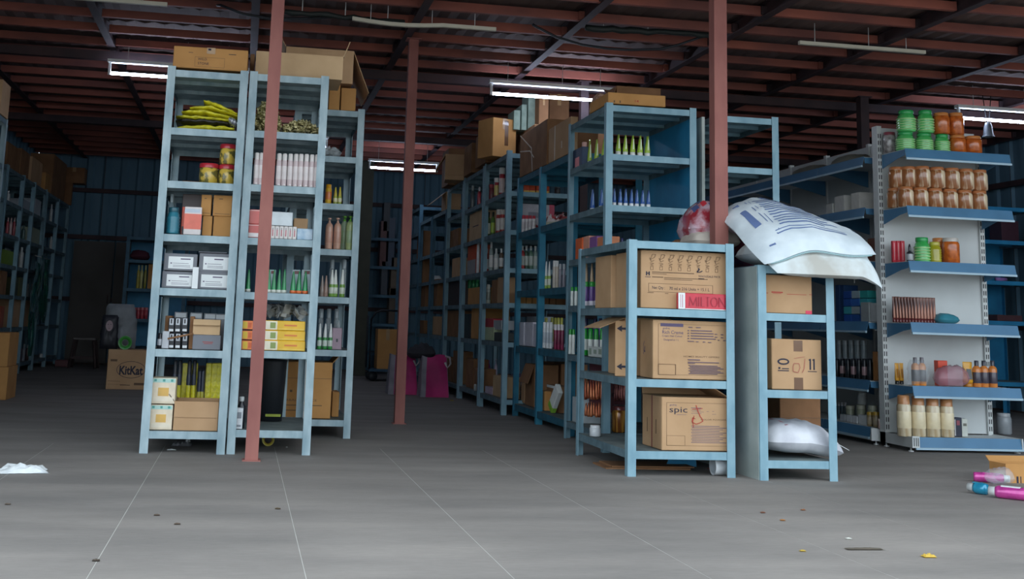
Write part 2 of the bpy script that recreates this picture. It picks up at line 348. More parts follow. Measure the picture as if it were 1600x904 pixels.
# ------------------------------------------------------------ the setting
XL, XR, YB, ZC = -3.03, 8.25, 17.2, 2.93
fl = struct('floor', MB().box(-9, 15, -8, YB+.1, -.3, -.0004), mat('pale_joint_mortar', 'c9c7c0', .9, var=.1))
CONC = mat('worn_concrete', '938c86', .8, 0.0, scale=1.6, col2='7b7672', stretch=(.6, 2.2, 1), detail=9, lo=.3, hi=.7)
def worn(m):
    nt = m.node_tree; n = nt.nodes; l = nt.links; b = n['Principled BSDF']
    src = b.inputs['Base Color'].links[0].from_socket
    geo = n.new('ShaderNodeNewGeometry'); mp = n.new('ShaderNodeMapping'); mp.inputs['Scale'].default_value = (1.2, 9, 1)
    nz = n.new('ShaderNodeTexNoise'); nz.inputs['Scale'].default_value = 11; nz.inputs['Detail'].default_value = 12; nz.inputs['Roughness'].default_value = .75
    l.new(geo.outputs['Position'], mp.inputs['Vector']); l.new(mp.outputs['Vector'], nz.inputs['Vector'])
    n2 = n.new('ShaderNodeTexNoise'); n2.inputs['Scale'].default_value = .7; n2.inputs['Detail'].default_value = 6; l.new(geo.outputs['Position'], n2.inputs['Vector'])
    r1 = n.new('ShaderNodeMapRange'); r1.inputs[1].default_value = .3; r1.inputs[2].default_value = .7; r1.inputs[3].default_value = .84; r1.inputs[4].default_value = 1.12
    r2 = n.new('ShaderNodeMapRange'); r2.inputs[1].default_value = .3; r2.inputs[2].default_value = .7; r2.inputs[3].default_value = .86; r2.inputs[4].default_value = 1.1
    l.new(nz.outputs['Fac'], r1.inputs[0]); l.new(n2.outputs['Fac'], r2.inputs[0])
    mu = n.new('ShaderNodeMath'); mu.operation = 'MULTIPLY'; l.new(r1.outputs[0], mu.inputs[0]); l.new(r2.outputs[0], mu.inputs[1])
    vm = n.new('ShaderNodeVectorMath'); vm.operation = 'SCALE'; l.new(src, vm.inputs[0]); l.new(mu.outputs[0], vm.inputs['Scale'])
    l.new(vm.outputs[0], b.inputs['Base Color'])
    bp = n.new('ShaderNodeBump'); bp.inputs['Strength'].default_value = .35; bp.inputs['Distance'].default_value = .004
    l.new(nz.outputs['Fac'], bp.inputs['Height']); l.new(bp.outputs['Normal'], b.inputs['Normal'])
for nd in CONC.node_tree.nodes:      # pattern laid in place coordinates so it runs over the joints
    if nd.type == 'MAPPING':
        g_ = CONC.node_tree.nodes.new('ShaderNodeNewGeometry'); CONC.node_tree.links.new(g_.outputs['Position'], nd.inputs['Vector'])
worn(CONC)
xj = [-9]+[.23+.62*k for k in range(-6, 10)]+[15]; yj = [2.78, 3.3, 3.82, 4.34, 4.88, 5.4, 5.92, 6.44, 7.0]
sl = {}
for i in range(len(xj)-1):
    for j in range(len(yj)-1):
        b = MB().box(xj[i]+.0012, xj[i+1]-.0012, yj[j]+.0007, yj[j+1]-.0007, -.02, 0); obj('slab', b, CONC, fl)
for a, b_ in ((-8, 2.78), (7.0, YB)):
    obj('slab', MB().box(-9, 15, a+.001, b_-.001, -.02, 0), CONC, fl)
yard = struct('trim_1', MB().box(-60, 60, -80, -8, -.35, -.01), mat('pale_yard_ground', 'b5ab9c', .9, scale=.5))

def corrugated(a, b, z0, z1, axis, pos, n, depth=.025, sgn=1, flip=False):
    """trapezoid profile sheet from a to b along an axis, standing at pos"""
    pts = []; w = (b-a)/n
    for k in range(n):
        for f, d in ((0, 0), (.3, 0), (.42, 1), (.88, 1)): pts.append((a+(k+f)*w, pos+sgn*d*depth))
    pts.append((b, pos)); v = []; f = []
    for q, d in pts:
        for z in (z0, z1): v.append((q, d, z) if axis == 'x' else ((d, q, z)))
    for i in range(len(pts)-1): f.append((2*i, 2*i+2, 2*i+3, 2*i+1))
    return MB().add(v, f)
def wall(name, axis, a, b, pos, sgn, z1=3.02):
    w = obj(name, MB().box(*((a, b, pos+sgn*.04, pos+sgn*.06, 0, z1) if axis == 'x' and sgn > 0 else (a, b, pos-.06, pos-.04, 0, z1) if axis == 'x' else (pos+.04, pos+.06, a, b, 0, z1) if sgn > 0 else (pos-.06, pos-.04, a, b, 0, z1))), SHEET)
    w['kind'] = 'structure'; n = max(1, round((b-a)/.95)); s = (b-a)/n
    for k in range(n): obj('wall_sheet', corrugated(a+k*s+.004, a+(k+1)*s-.004, .02, z1, axis, pos, 4, sgn=sgn), WALLM, w)
    for z in (.9, 1.78, 2.45):
        bb = MB().box(a, b, pos-sgn*.05-.02, pos-sgn*.05+.02, z-.03, z+.03) if axis == 'x' else MB().box(pos-sgn*.05-.02, pos-sgn*.05+.02, a, b, z-.03, z+.03)
        obj('girt', bb, RAFT, w)
    return w
wall('wall_back', 'x', XL, XR, YB, 1); wall('wall_left', 'y', ROOF_Y0, YB, XL, -1); wall('wall_right', 'y', ROOF_Y0, YB, XR, 1)
# pale hoarding boards standing against the back wall on the left, seen over the aisle
dr = struct('door_1', MB().box(-2.42, -1.86, YB-.1, YB-.075, .02, 1.72), mat('dull_board', '5e5a56', .8, scale=2)); struct('door_2', MB().box(-1.84, -1.58, YB-.1, YB-.075, .02, 1.72), MATS['dull_board'])
for d_, xx in ((dr, -1.9), ): obj('handle', MB().box(xx-.01, xx+.01, YB-.125, YB-.1, .85, .97), RAFT, d_)
# roof: purlins run across, rafters run back
ce = struct('ceiling', MB().box(XL-.1, XR+.1, ROOF_Y0-.3, YB+.1, 3.10, 3.13), SHEET)
k = 0; q = XL-.1
while q < XR+.1:
    b = min(q+1.04, XR+.1); v = []; f = []; n = 14
    for i in range(n+1):
        x = q+(b-q)*i/n; zz = 3.025+.006*math.cos(2*PI*i/2.0/1.0)
        for y in (ROOF_Y0-.25, YB): v.append((x, y, zz))
    for i in range(n): f.append((2*i, 2*i+1, 2*i+3, 2*i+2))
    obj('roof_sheet', MB().add(v, f), SHEET, ce); q += 1.0
RX = [1.13+1.17*i for i in range(-4, 7)]
def chan(x0, x1, y, z0=ZC, z1=2.992):
    b = MB(); b.box(x0, x1, y-.004, y, z0, z1); b.box(x0, x1, y, y+.035, z0, z0+.004); b.box(x0, x1, y, y+.035, z1-.004, z1); return b
ye = 7.8
ys_ = []
y = 7.8
while y > ROOF_Y0-.2: ys_.append(y); y -= .49
y = 8.26
while y < YB: ys_.append(y); y += .48
for i, y in enumerate(sorted(ys_)):
    cuts = [XL-.05]+RX+[XR+.05]
    for xa, xb in zip(cuts[:-1], cuts[1:]):
        if y > 11 : continue
        obj('purlin', chan(xa+.03, xb-.03, y+random.uniform(-.012, .012), ZC+random.uniform(-.004, .004)), REDD, ce)
    if y > 11: obj('purlin', chan(XL, XR, y), REDD, ce)
for x in RX:
    b = MB(); b.box(x-.003, x+.003, ROOF_Y0-.2, YB, 2.925, 3.02); b.box(x-.03, x+.03, ROOF_Y0-.2, YB, 2.918, 2.925); b.box(x-.03, x+.03, ROOF_Y0-.2, YB, 3.014, 3.02)
    r = obj('rafter', b, RAFT, ce)
    for y in sorted(ys_):
        if 7 < y < 11.5:
            obj('cleat', MB().box(x-.045, x-.004, y-.03, y-.006, 2.93, 2.99), RAFT if random.random() < .5 else REDD, r)
obj('tie_beam', MB().box(XL, XR, 9.86, 9.93, 2.84, 2.915), RAFT, ce)
obj('tie_beam', MB().box(XL, XR, 13.4, 13.47, 2.84, 2.915), RAFT, ce)
# eave beam in front
obj('eave_beam', MB().box(XL-.1, XR+.1, ROOF_Y0-.27, ROOF_Y0-.2, 2.9, 3.1), REDD, ce)

def post(px, py_foot, y, w, desc, top=2.92, m=RED, x=None):
    X = x if x is not None else WX(px, y, .3 if py_foot else 1.5)
    t = thing('steel_post', desc, 'post', (X, y, 0))
    b = MB(); k = .006; b.box(-w/2, w/2, -w/2, -w/2+k, 0, top); b.box(-w/2, w/2, w/2-k, w/2, 0, top); b.box(-w/2, -w/2+k, -w/2+k, w/2-k, 0, top); b.box(w/2-k, w/2, -w/2+k, w/2-k, 0, top)
    obj('shaft', b, m, t)
    obj('base_plate', MB().box(-w*.7, w*.7, -w*.7, w*.7, 0, .006), m, t); obj('cap_plate', MB().box(-w*.8, w*.8, -w*.8, w*.8, top-.008, top), m, t)
    return t
post(392.4, 720, 6.34, .068, 'red oxide square steel post in front of the left grey-blue racks', x=.092)
post(624, 662, 8.69, .072, 'red oxide steel post standing free in the middle aisle', x=1.188)
post(1124, 0, 6.2, .078, 'thick red oxide post rising from the gap between the two low racks', x=2.641)
post(0, 0, 9.80, .07, 'dark roof post standing among the high cartons of the middle row', m=RAFT, x=2.90)
post(0, 0, 9.62, .08, 'dark red post rising behind the grey shelving, left of the lit right tube', m=RAFT, x=5.50)
post(0, 0, 15.9, .16, 'dull olive pillar near the back wall between racks and middle aisle', m=mat('olive_pillar', '4a4a3e', .8), x=1.60)

# ------------------------------------------------------------ fluorescent lights
def batten(x0, x1, y, z, desc, lit, drop=.09, wd=.03, sag=0):
    t = thing('tube_light', desc, 'lamp', ((x0+x1)/2, y, z)); L = (x1-x0)/2
    if lit:
        obj('batten', MB().box(-L-.02, L+.02, -.03, .03, .0, .028), WHITE, t)
        obj('lamp_holder', MB().box(-L-.01, -L+.01, -.012, .012, -drop-.014, .0), WHITE, t); obj('lamp_holder', MB().box(L-.01, L+.01, -.012, .012, -drop-.014, 0), WHITE, t)
        tb = MB().lathe([(.013, -L+.01), (.013, L-.01)], 10, (0, 0, -drop), 'x'); obj('lamp_tube', tb, glow('lit_tube', 'd3e2ff', TUBE_POWER*1.0), t)
    else:
        P = [(-L+2*L*i/8, 0, -sag*math.sin(PI*min(1, i/5))) for i in range(9)]
        b = MB()
        for p, q_ in zip(P[:-1], P[1:]): b.add([(p[0], -wd/2, p[2]), (q_[0], -wd/2, q_[2]), (q_[0], wd/2, q_[2]), (p[0], wd/2, p[2]), (p[0], -wd/2, p[2]+.026), (q_[0], -wd/2, q_[2]+.026), (q_[0], wd/2, q_[2]+.026), (p[0], wd/2, p[2]+.026)], [(3, 2, 1, 0), (4, 5, 6, 7), (0, 1, 5, 4), (1, 2, 6, 5), (2, 3, 7, 6), (3, 0, 4, 7)])
        obj('conduit_body', b, mat('cream_plastic', 'dcd6c4', .5, var=.04), t)
    for u in (-.75, .1, .7):
        obj('hanging_wire', MB().box(u*L-.002, u*L+.002, -.002, .002, .0, 3.02-z), GREY, t)
    return t
batten(.64, 1.68, 7.93, 2.835, 'unlit cream tube fitting hanging above the middle aisle', False, sag=.02)
batten(3.91, 4.92, 7.70, 2.85, 'unlit cream tube fitting hanging above the gap before the grey shelving', False)
batten(-1.75, -.64, 7.92, 2.83, 'unlit cream tube fitting at top left corner of the roof', False)
batten(-1.22, -.08, 9.78, 2.80, 'glowing fluorescent tube to the left of the tall left racks', True)
batten(2.0, 3.15, 9.56, 2.80, 'glowing fluorescent tube above the cartons of the middle row', True)
batten(1.45, 2.3, 14.2, 2.70, 'small distant glowing tube beside the red aisle post', True, drop=.08)
batten(.04, .80, 12.6, 2.70, 'added unseen tube light behind the cartons of the left racks, brightening the back', True)  # added lamp, hidden from the camera, to brighten the back of the room
batten(6.22, 7.42, 9.25, 2.80, 'glowing fluorescent tube at the right edge above the jars', True)
# cable and bundles under the roof
t = tag(obj('hanging_cable', MB().tube([Vector((at(838, 42, 8.05).x-.03, 8.05, 2.94))]+[at(px, py, 8.05) for px, py in ((838, 42), (870, 58), (910, 70), (950, 76), (985, 78), (1030, 77), (1060, 70), (1095, 58), (1118, 50))], .010), flat('22262e', .5)), 'black sagging cable under the roof right of the middle', 'cable')
t = tag(obj('hanging_cable', MB().tube([Vector((at(345, 8, 8.05).x-.03, 8.2, 2.94))]+[at(px, py, 8.05) for px, py in ((345, 8), (380, 22), (430, 30), (480, 29), (530, 26), (556, 27))], .010), flat('22262e', .5)), 'black sagging cable behind the front left post under the roof', 'cable')
def bundle(pa, pb, y, desc):
    a, b = at(*pa, y), at(*pb, y); n = 14
    P = [a.lerp(b, i/n)+Vector((0, 0, random.uniform(-.008, .008))) for i in range(n+1)]
    t_ = thing('rolled_tarpaulin', desc, 'tarpaulin'); obj('roll', MB().tube(P, [.022+random.uniform(-.004, .006) for _ in P], 8), flat('2b3231', .6), t_)
    for u in (2, 7, 12): obj('tie', MB().box(P[u].x-.003, P[u].x+.003, P[u].y-.003, P[u].y+.003, P[u].z, 3.02), GREY, t_)
    return
    o = obj('rolled_tarpaulin', MB().tube(P, [.022+random.uniform(-.004, .006) for _ in P], 8), flat('2b3231', .6)); tag(o, desc, 'tarpaulin')
bundle((445, 18), (632, 36), 8.0, 'dark rolled sheet tied under the purlins left of the aisle post')
bundle((915, 44), (1108, 54), 8.0, 'dark rolled sheet tied under the purlins left of the thick red post')

# ------------------------------------------------------------ racks
LV = [.118, .553, .885, 1.182, 1.48, 1.782, 2.115]
rack(-.503, -.050, [6.58, 7.49], LV, 2.135, 'tall galvanised rack at far left of the front three, yellow pouches on top shelf', STEELG)
rack(-.041, .414, [6.60, 7.50], [.13, .56, .88, 1.184, 1.486, 1.796, 2.127], 2.14, 'tall galvanised blue rack right behind the front red post, row of white bottles inside', STEELG)
rack(.262, .722, [7.54, 8.45], [.113, .55, .886, 1.194, 1.492, 1.804, 2.114], 2.13, 'galvanised blue rack with pump bottles, rightmost of the front left three and set back', STEELG)
rack(2.0, 2.588, [5.88, 6.83], [.128, .492, .859, 1.213], 1.218, 'waist high blue rack holding three big printed cartons', STEEL, side='r')
rack(2.684, 3.115, [5.79, 6.72], [.101, .458, .856, 1.105], 1.107, 'low blue rack carrying the white sacks', STEEL)
rack(2.21, 2.815, [6.96, 7.84], [.115, .561, .889, 1.203, 1.515, 1.84, 2.156], 2.17, 'tall blue rack with green and blue tubes on its upper shelves', STEEL, side='r')
rack(2.95, 3.39, [6.98, 7.88], [.5, .95, 1.4, 1.806, 2.137], 2.15, 'tall empty blue rack behind the thick red post', STEEL)
rack(2.27, 2.80, [7.95, 8.84, 9.64], [.10, .575, 1.03, 1.52, 1.99], 1.995, 'bright teal rack of two bays with maroon tubes and cartons', TEAL, legw=.05, lip=.05)
RLV = [.125, .60, .93, 1.225, 1.55, 1.885, 2.215]
rack(2.18, 2.80, [9.66, 10.62], RLV, 2.24, 'blue rack just beyond the teal rack, orange boxes on its sixth shelf', STEEL)
rack(2.18, 2.80, [10.66, 11.66], RLV, 2.23, 'blue rack in the middle row, second beyond the teal rack', STEEL)
rack(2.18, 2.80, [11.70, 12.66], RLV, 2.2, 'blue rack in the middle row, third beyond the teal rack', STEEL)
rack(2.18, 2.80, [12.70, 13.66], [.125, .60, .93, 1.225, 1.55, 2.0], 2.0, 'blue rack in the middle row beside the pink bags', SHADEB)
rack(2.18, 2.80, [13.72, 14.66], [.125, .60, .93, 1.225, 1.55, 2.0], 2.0, 'dim blue rack near the far end of the middle row', SHADEB)
rack(1.62, 2.16, [16.3, 16.9], [.3, .7, 1.1, 1.5, 1.9], 2.0, 'dim teal rack against the back wall behind the aisle post', SHADEB)
rack(2.18, 2.80, [14.72, 15.66], RLV, 2.24, 'farthest dim blue rack of the middle row', SHADEB)
LLV = [.12, .53, .88, 1.2, 1.52, 1.86, 2.2]
rack(-2.95, -2.5, [11.5, 12.53], LLV, 2.22, 'blue rack of the left wall row nearest the viewer, cut by the frame', STEEL)
rack(-2.95, -2.5, [12.57, 13.48, 14.18, 15.02], LLV, 2.22, 'long blue rack of the left wall row with cartons and yellow packs', STEEL)
rack(-2.95, -2.5, [15.06, 16.0, 16.95], LLV, 2.2, 'far blue rack of the left wall row hung with green strips', STEEL)
rack(-1.55, -.75, [15.6, 16.2], [.28, .66, 1.05, 1.42, 1.72], 1.75, 'teal rack by the back wall behind the grey sack', SHADEB, end=.3)
rack(7.0, 7.95, [10.6, 11.2], [.35, .95, 1.35, 1.76, 2.1], 2.15, 'dark blue rack against the right side beyond the grey shelving', PANEL, end=.3)
LXE = WX(11, 9.42, 2.1)
rack(LXE-.5, LXE, [8.5, 9.42], [.12, .55, .9, 1.2, 1.5, 1.85, 2.2], 2.205, 'blue rack at the left edge of the frame, only its right leg showing', STEELG)
# white partition boards
tag(obj('partition_board', MB().box(2.6805, 2.6835, 5.80, 6.72, 0, 1.10), mat('scuffed_white_board', 'b9c0bb', .7, scale=3, col2='8e9894')), 'scuffed white board standing between the two low racks', 'board')
tag(obj('partition_board', MB().box(2.86, 2.88, 6.98, 7.8, 0, 2.12), MATS['scuffed_white_board']), 'tall pale board behind the thick red post beside the tall blue rack', 'board')

# ------------------------------------------------------------ left front racks: contents
def sack_surface(cx, cy, z0, L, Wd, H, rz=0, seed=1, droop=None, pinch=.35, wr=.012, top=None):
    """returns f(u,v,side) on a lying sack; u,v in -1..1, side 1 top / 0 bottom"""
    def f(u, v, side, off=0):
        ed = max(0, 1-abs(u)**3.2)**.55*max(0, 1-abs(v)**3.0)**.5
        x = u*L/2*(1-.10*abs(v)**3); y = v*Wd/2*(1-pinch*.3*abs(u)**4)
        nn = noise.noise(Vector((x*7+seed*3.1, y*7, seed)))+.5*noise.noise(Vector((x*19, y*15+seed, seed*2)))
        w2 = math.sin(u*16+2*math.sin(v*3+seed))*.25+math.sin(v*13+seed+u*3)*.2
        h = H*ed
        z = (h*.62 if side else -h*.38)+(wr*(nn+w2*.8)*(ed**.5) if side else wr*.5*nn*ed)
        z += off
        if top: z += top(u, v)
        if droop: z += droop(u, v)
        a, b = math.cos(rz), math.sin(rz)
        return (cx+x*a-y*b, cy+x*b+y*a, z0+H*.38+z)
    return f
def sack_mesh(f, nu=40, nv=24):
    b = MB(); v = []; fs = []
    for side in (1, 0):
        o = len(v)
        for i in range(nu+1):
            for j in range(nv+1):
                v.append(f(-1+2*i/nu, -1+2*j/nv, side))
        for i in range(nu):
            for j in range(nv):
                a = o+i*(nv+1)+j; q = (a, a+nv+1, a+nv+2, a+1); fs.append(q if side else q[::-1])
    b.add(v, fs, True); return b
def decal(f, u0, v0, u1, v1, off=.003, n=10, k=3):
    v = []; fs = []; 
    for i in range(n+1):
        for j in range(k+1): v.append(f(u0+(u1-u0)*i/n, v0+(v1-v0)*j/k, 1, off))
    for i in range(n):
        for j in range(k):
            a = i*(k+1)+j; fs.append((a, a+k+1, a+k+2, a+1))
    return v, fs

Y1 = 6.60
# --- first rack
Y = 6.62
carton(272, 388, 75, Y, 2.137, .30, 'brown cardboard box with dark stencilled words on top of the leftmost rack', BROWN2, rz=-.01,
       prints=[('text', 'WILD', .33, .40, .16, INK), ('text', 'STONE', .33, .20, .16, INK), ('bars', frame(.29, .10, .69, .55, .003, .01), INKB), ('bars', [(.2, .72, .26, .74), (.74, .74, .84, .77), (.46, .88, .5, .97)], INK)])
carton(390, 397, 84, 6.95, 2.12, .2, 'narrow greyish carton between the top boxes of the two left racks', BROWN3, tape=False)
def pouch(pts, w, y, m, desc, yy=.30, name='foil_pouch', band=None):
    P = [at(px, py, y) for px, py in pts]; n = 12; v = []; fs = []
    def P_(t):
        t *= len(P)-1; i = min(int(t), len(P)-2); return P[i].lerp(P[i+1], t-i)
    th = w; px_ = pts[0][0]
    for i in range(n+1):
        c = P_(i/n); e = math.sin(PI*min(1, max(0, (i/n)*.96+.02)))**.35; e = e*th*1.25*(1+.22*math.sin(i*2.3+px_*.7))
        for k in range(10):
            a = 2*PI*k/10; v.append((c.x, c.y+yy/2+math.cos(a)*yy/2*(.85+.1*math.sin(i*1.7+k)), c.z+math.sin(a)*e*.5+random.uniform(-.002, .002)))
    for i in range(n):
        for k in range(10):
            a, b = i*10+k, i*10+(k+1) % 10; fs.append((a, b, b+10, a+10))
    fs.append(tuple(range(10))); fs.append(tuple(range(n*10, n*10+10))[::-1])
    o = obj(name, MB().add(v, fs, True), m); tag(o, desc, 'pouch', 'foil pouches on the top shelf of the leftmost rack'); return o
pouch([(276, 197), (320, 197), (366, 199)], .036, Y+.02, FOILY, 'yellow foil pouch lying lowest in the pile on the leftmost rack')
pouch([(274, 186), (320, 187), (358, 191)], .042, Y+.03, FOILK, 'dark printed foil pouch second from bottom of the yellow pile')
pouch([(274, 179), (310, 181), (360, 186)], .022, Y+.02, FOILY, 'thin yellow foil pouch lying on the dark pouch of the pile')
pouch([(283, 172), (320, 172), (370, 184)], .028, Y+.05, FOILY, 'crumpled yellow foil pouch in the middle of the pile')
pouch([(296, 166), (330, 165), (371, 179)], .024, Y+.07, FOILY, 'upper yellow foil pouch slanting down to the right')
pouch([(318, 155), (340, 162), (371, 176)], .030, Y+.09, FOILY, 'topmost yellow foil pouch of the pile with raised left end')
pouch([(357, 185), (364, 188), (371, 192)], .04, Y, mat('silver_foil', 'c9ccd6', .25, .5, scale=30), 'small silver foil packet at the right end of the yellow pile', yy=.12)
# jars with red lids
JC = (mat('pickle_jar', 'd9b84e', .25, 0, scale=26, col2='6a6432', coat=.5, lo=.45, hi=.55), 'c0303c')
Z = 1.483
for px, w, ptop, pz, dsc in ((326, 30, 256, Z, 'jar of mixed sweets with red lid, lower left one on the leftmost rack'), (354, 26, 258, Z, 'dark jar with red lid, lower right one on the leftmost rack')):
    vessel('jar', px, w, ptop, Y+.08, pz, dsc, JC, 'sweet_jar', 'jar', 'red lidded jars on the second shelf')
vessel('jar', 355, 25, 226, Y+.09, ZT(355, 257.5, Y+.09), 'jar with red lid standing on top of another jar, leftmost rack', JC, 'sweet_jar', 'jar', 'red lidded jars on the second shelf', x=WX(354, Y+.08, Z+.1)+.002)
o = obj('folded_mat', bevelled(-.10, .0, -.08, .1, 0, .028, .006), BROWN3, loc=(WX(312, 6.9, 1.5), 6.9, 1.483)); tag(o, 'flat dark brown packet lying behind the red lidded jars', 'packet')
Z = 1.187
vessel('bottle', 266, 12, 303, Y+.2, Z, 'grey glass bottle behind the teal tin on the leftmost rack', ('77898f', '9aa7aa'))
t = vessel('ribbed', 270, 22, 324, Y+.03, Z, 'ribbed teal tin at the left end of the leftmost rack', ('2e7f93', '27606f'), 'ribbed_tin', 'tin')
pack(283, 314, 303, Y+.16, Z, .1, 'dark brown carton standing behind the red and white pack', '4a3c3a')
pack(284, 293, 323, Y+.05, Z, .1, 'slim orange red packet beside the teal tin', 'd8583f', bands=[(.1, .02, .95, .3, '2d2b31')])
pack(288, 315, 323, Y+.02, Z, .02, 'pink and white pouch with a red band on the leftmost rack', 'e9dfdd', bands=[(.0, .2, 1, .75, 'ef7a66'), (.02, .8, .9, .93, 'c9d3df')])
for (a, b, tp, zz, d) in ((317, 332, 337, Z, 'lower left'), (334, 362, 338, Z, 'lower right')):
    carton(a, b, tp, Y+.06, zz, .2, 'small kraft carton, %s of four stacked on the leftmost rack' % d, BROWN2, tape=False)
z2 = ZT(348, 338, Y+.06)+.001
for (a, b, tp, d) in ((315, 331, 304, 'upper left'), (334, 363, 305, 'upper right')):
    carton(a, b, tp, Y+.06, z2, .2, 'small kraft carton, %s of four stacked on the leftmost rack' % d, BROWN2, tape=False, prints=[('bars', [(.3, .8, .5, .84), (.1, .1, .9, .12)], INKB)])
Z = .887; GB = mat('grey_carton', '7d8087', .7, var=.05, scale=4)
def greybox(a, b, tp, z, d):
    return carton(a, b, tp, Y+.01, z, .25, 'grey box with white paper label, %s of four on the leftmost rack' % d, GB, tape=False, group='grey boxes with white labels',
      prints=[('panel', .14, .12, .88 if b < 315 else .99, .82, WHITE), ('bars', [(.5, .66, .8, .72), (.2, .4, .25, .46), (.28, .42, .75, .44), (.28, .3, .8, .32), (.28, .22, .8, .24)], INKV)])
greybox(254, 307, 424, Z, 'lower left'); greybox(308, 358, 424, Z, 'lower right')
zz = ZT(300, 424, Y+.01)+.002
greybox(257, 309, 396, zz, 'upper left'); greybox(312, 359, 396, zz, 'upper right')
carton(312, 357, 393, Y+.02, ZT(335, 396, Y+.01)+.004, .22, 'open grey lid flap resting on the upper right grey box', GB, tape=False, h=.006)
o = obj('price_slip', MB().slab([(-.016, -.012, 0), (.016, -.012, 0), (.016, -.004, .118), (-.016, -.004, .118)], .001), WHITE, loc=(WX(304, 6.60, .9), 6.612, .888)); tag(o, 'narrow white paper slip leaning on the grey boxes', 'paper slip')
# fifth shelf
Z = .555
BK = flat('22242c', .3, 0, .3)
carton(257, 268, 493, Y+.12, Z, .15, 'pale brown carton at the left of the black bottles, leftmost rack', BROWN3, tape=False)
row('tall', (262, 262.1, 2), 8, 524, Y+.05, Z, 'small black bottle with white band at left end of fifth shelf(s)', (BK, BK, 'c8ccd4')) if False else None
vessel('tall', 250, 8, 520, Y+.05, Z, 'single small black bottle at the left end of the fifth shelf, leftmost rack', (BK, BK, 'c8ccd4'))
pack(254, 265, 517, Y+.03, Z, .08, 'small grey white carton beside the black bottles', 'c9ccd2')
for j, (tp, bt) in enumerate(((520, 545), (496, 519))):
    for i, px in enumerate((269, 279, 290)):
        zz = Z if j == 0 else ZT(px, 519, Y+.05)+.001
        pack(px-4.5, px+4.5, tp, Y+.05, zz, .05, 'narrow black and silver box(es) in the %s layer' % ('lower', 'upper')[j], '2a2c33', name='slim_box', bands=[(.15, .5, .85, .95, 'c9cdd3'), (.35, .6, .6, .9, '1d1f26'), (.15, .06, .9, .22, 'dfe2e4')])
o = obj('wooden_stick', MB().tube([at(262, 529, Y), at(302, 521, Y)], .006), BROWN3); tag(o, 'thin flat stick slanting across the black boxes', 'stick')
carton(302, 346, 523, Y+.01, Z, .16, 'grey carton with faint red print on the fifth shelf, leftmost rack', GB, tape=False, prints=[('bars', [(.35, .5, .72, .54), (.4, .4, .7, .43)], INKR)])
carton(303, 345, 499, Y+.02, ZT(324, 523, Y+.01)+.001, .15, 'open pale brown tray on top of the grey carton, leftmost rack', BROWN4, top_open=True, tape=False, flaps=[('f', 150, .035)])
carton(296, 303, 494, Y+.06, Z, .1, 'slim brown carton wedged behind the black boxes', BROWN3, tape=False)
for i, px in enumerate((281, 305, 327, 344)):
    pack(px-10, px+10, 487+i, Y+.26, Z, .1, 'pale grey blister carton(s) behind the black slim boxes', '8f959c', bands=[(.1, .85, .9, .97, 'd3d8dc')])
# bottom shelf of the first rack
Z = .12
def cream(a, b, tp, z, d):
    return pack(a, b, tp, Y+.01, z, .16, 'cream and orange printed pack with mint top, %s one on the leftmost rack' % d, 'ecdcc2', name='pack', cat='pack', bands=[(.03, .82, .97, .97, 'b6dcd2'), (.28, .3, .72, .62, 'e0b25e'), (.08, .1, .92, .26, 'efe3cd'), (.1, .86, .2, .95, '5aa79d'), (.45, .86, .55, .95, '5aa79d'), (.78, .86, .88, .95, '5aa79d')])
cream(234, 270, 632, Z, 'lower'); cream(237, 275, 590, ZT(252, 631, Y+.01)+.002, 'upper')
carton(272, 341, 627, Y+.01, Z, .30, 'big plain kraft carton on the bottom shelf of the leftmost rack', BROWN, tape=False, flaps=[('f', 176, .085), ('l', 40, .05)], top_open=True)
zb = Z
for i, px in enumerate((269, 276, 291, 299)):
    vessel('tall', px, 7, 562, Y+.34, Z, 'black spray bottle(s) behind the plain kraft carton', (flat('2b3347', .3), flat('22252e', .3), FOILY), 'spray_bottle')
for i, px in enumerate((308, 313)):
    vessel('tall', px, 6, 578, Y+.33, Z, 'dark slim bottle(s) with yellow print behind the plain kraft carton', (flat('2b3347', .3), flat('2b3347', .3), 'b9b13a'), 'spray_bottle')
for px in (286, 301, 323, 332, 340):
    pack(px-5, px+4, 567, Y+.36, Z, .06, 'glossy yellow pack(s) standing behind the plain kraft carton', FOILY, name='yellow_pack', cat='pack')

# --- second rack
Y = 6.63; Z = 2.13
carton(400, 536, 84, Y+.06, Z+.012, .34, 'large open kraft carton on top of the rack behind the front red post', BROWN4, tape=False, top_open=True, flaps=[('r', 20, .10)])
X0, X1 = WX(446, 7.1, 2.4), WX(553, 7.1, 2.4)
zt = ZT(560, 134, 7.56)
t = carton(0, 0, 0, 7.56, 2.117, .2, 'small orange brown carton supporting the upper big carton, left one', BROWN2, x=(WX(514, 7.56, 2.2), WX(531, 7.56, 2.2)), h=zt-2.117, tape=False)
t = carton(0, 0, 0, 7.56, 2.117, .2, 'small orange brown carton supporting the upper big carton, right one', BROWN2, x=(WX(533, 7.56, 2.2), WX(556, 7.56, 2.2)), h=zt-2.117-.02, tape=False)
carton(446, 553, 76, 7.52, zt+.002, .5, 'big kraft carton with hanging right flap on top of the set back rack', BROWN, tape=False, x=(WX(446, 7.52, 2.4), WX(552, 7.52, 2.4)), top_open=True, flaps=[('r', 158, .30), ('l', 30, .06)])
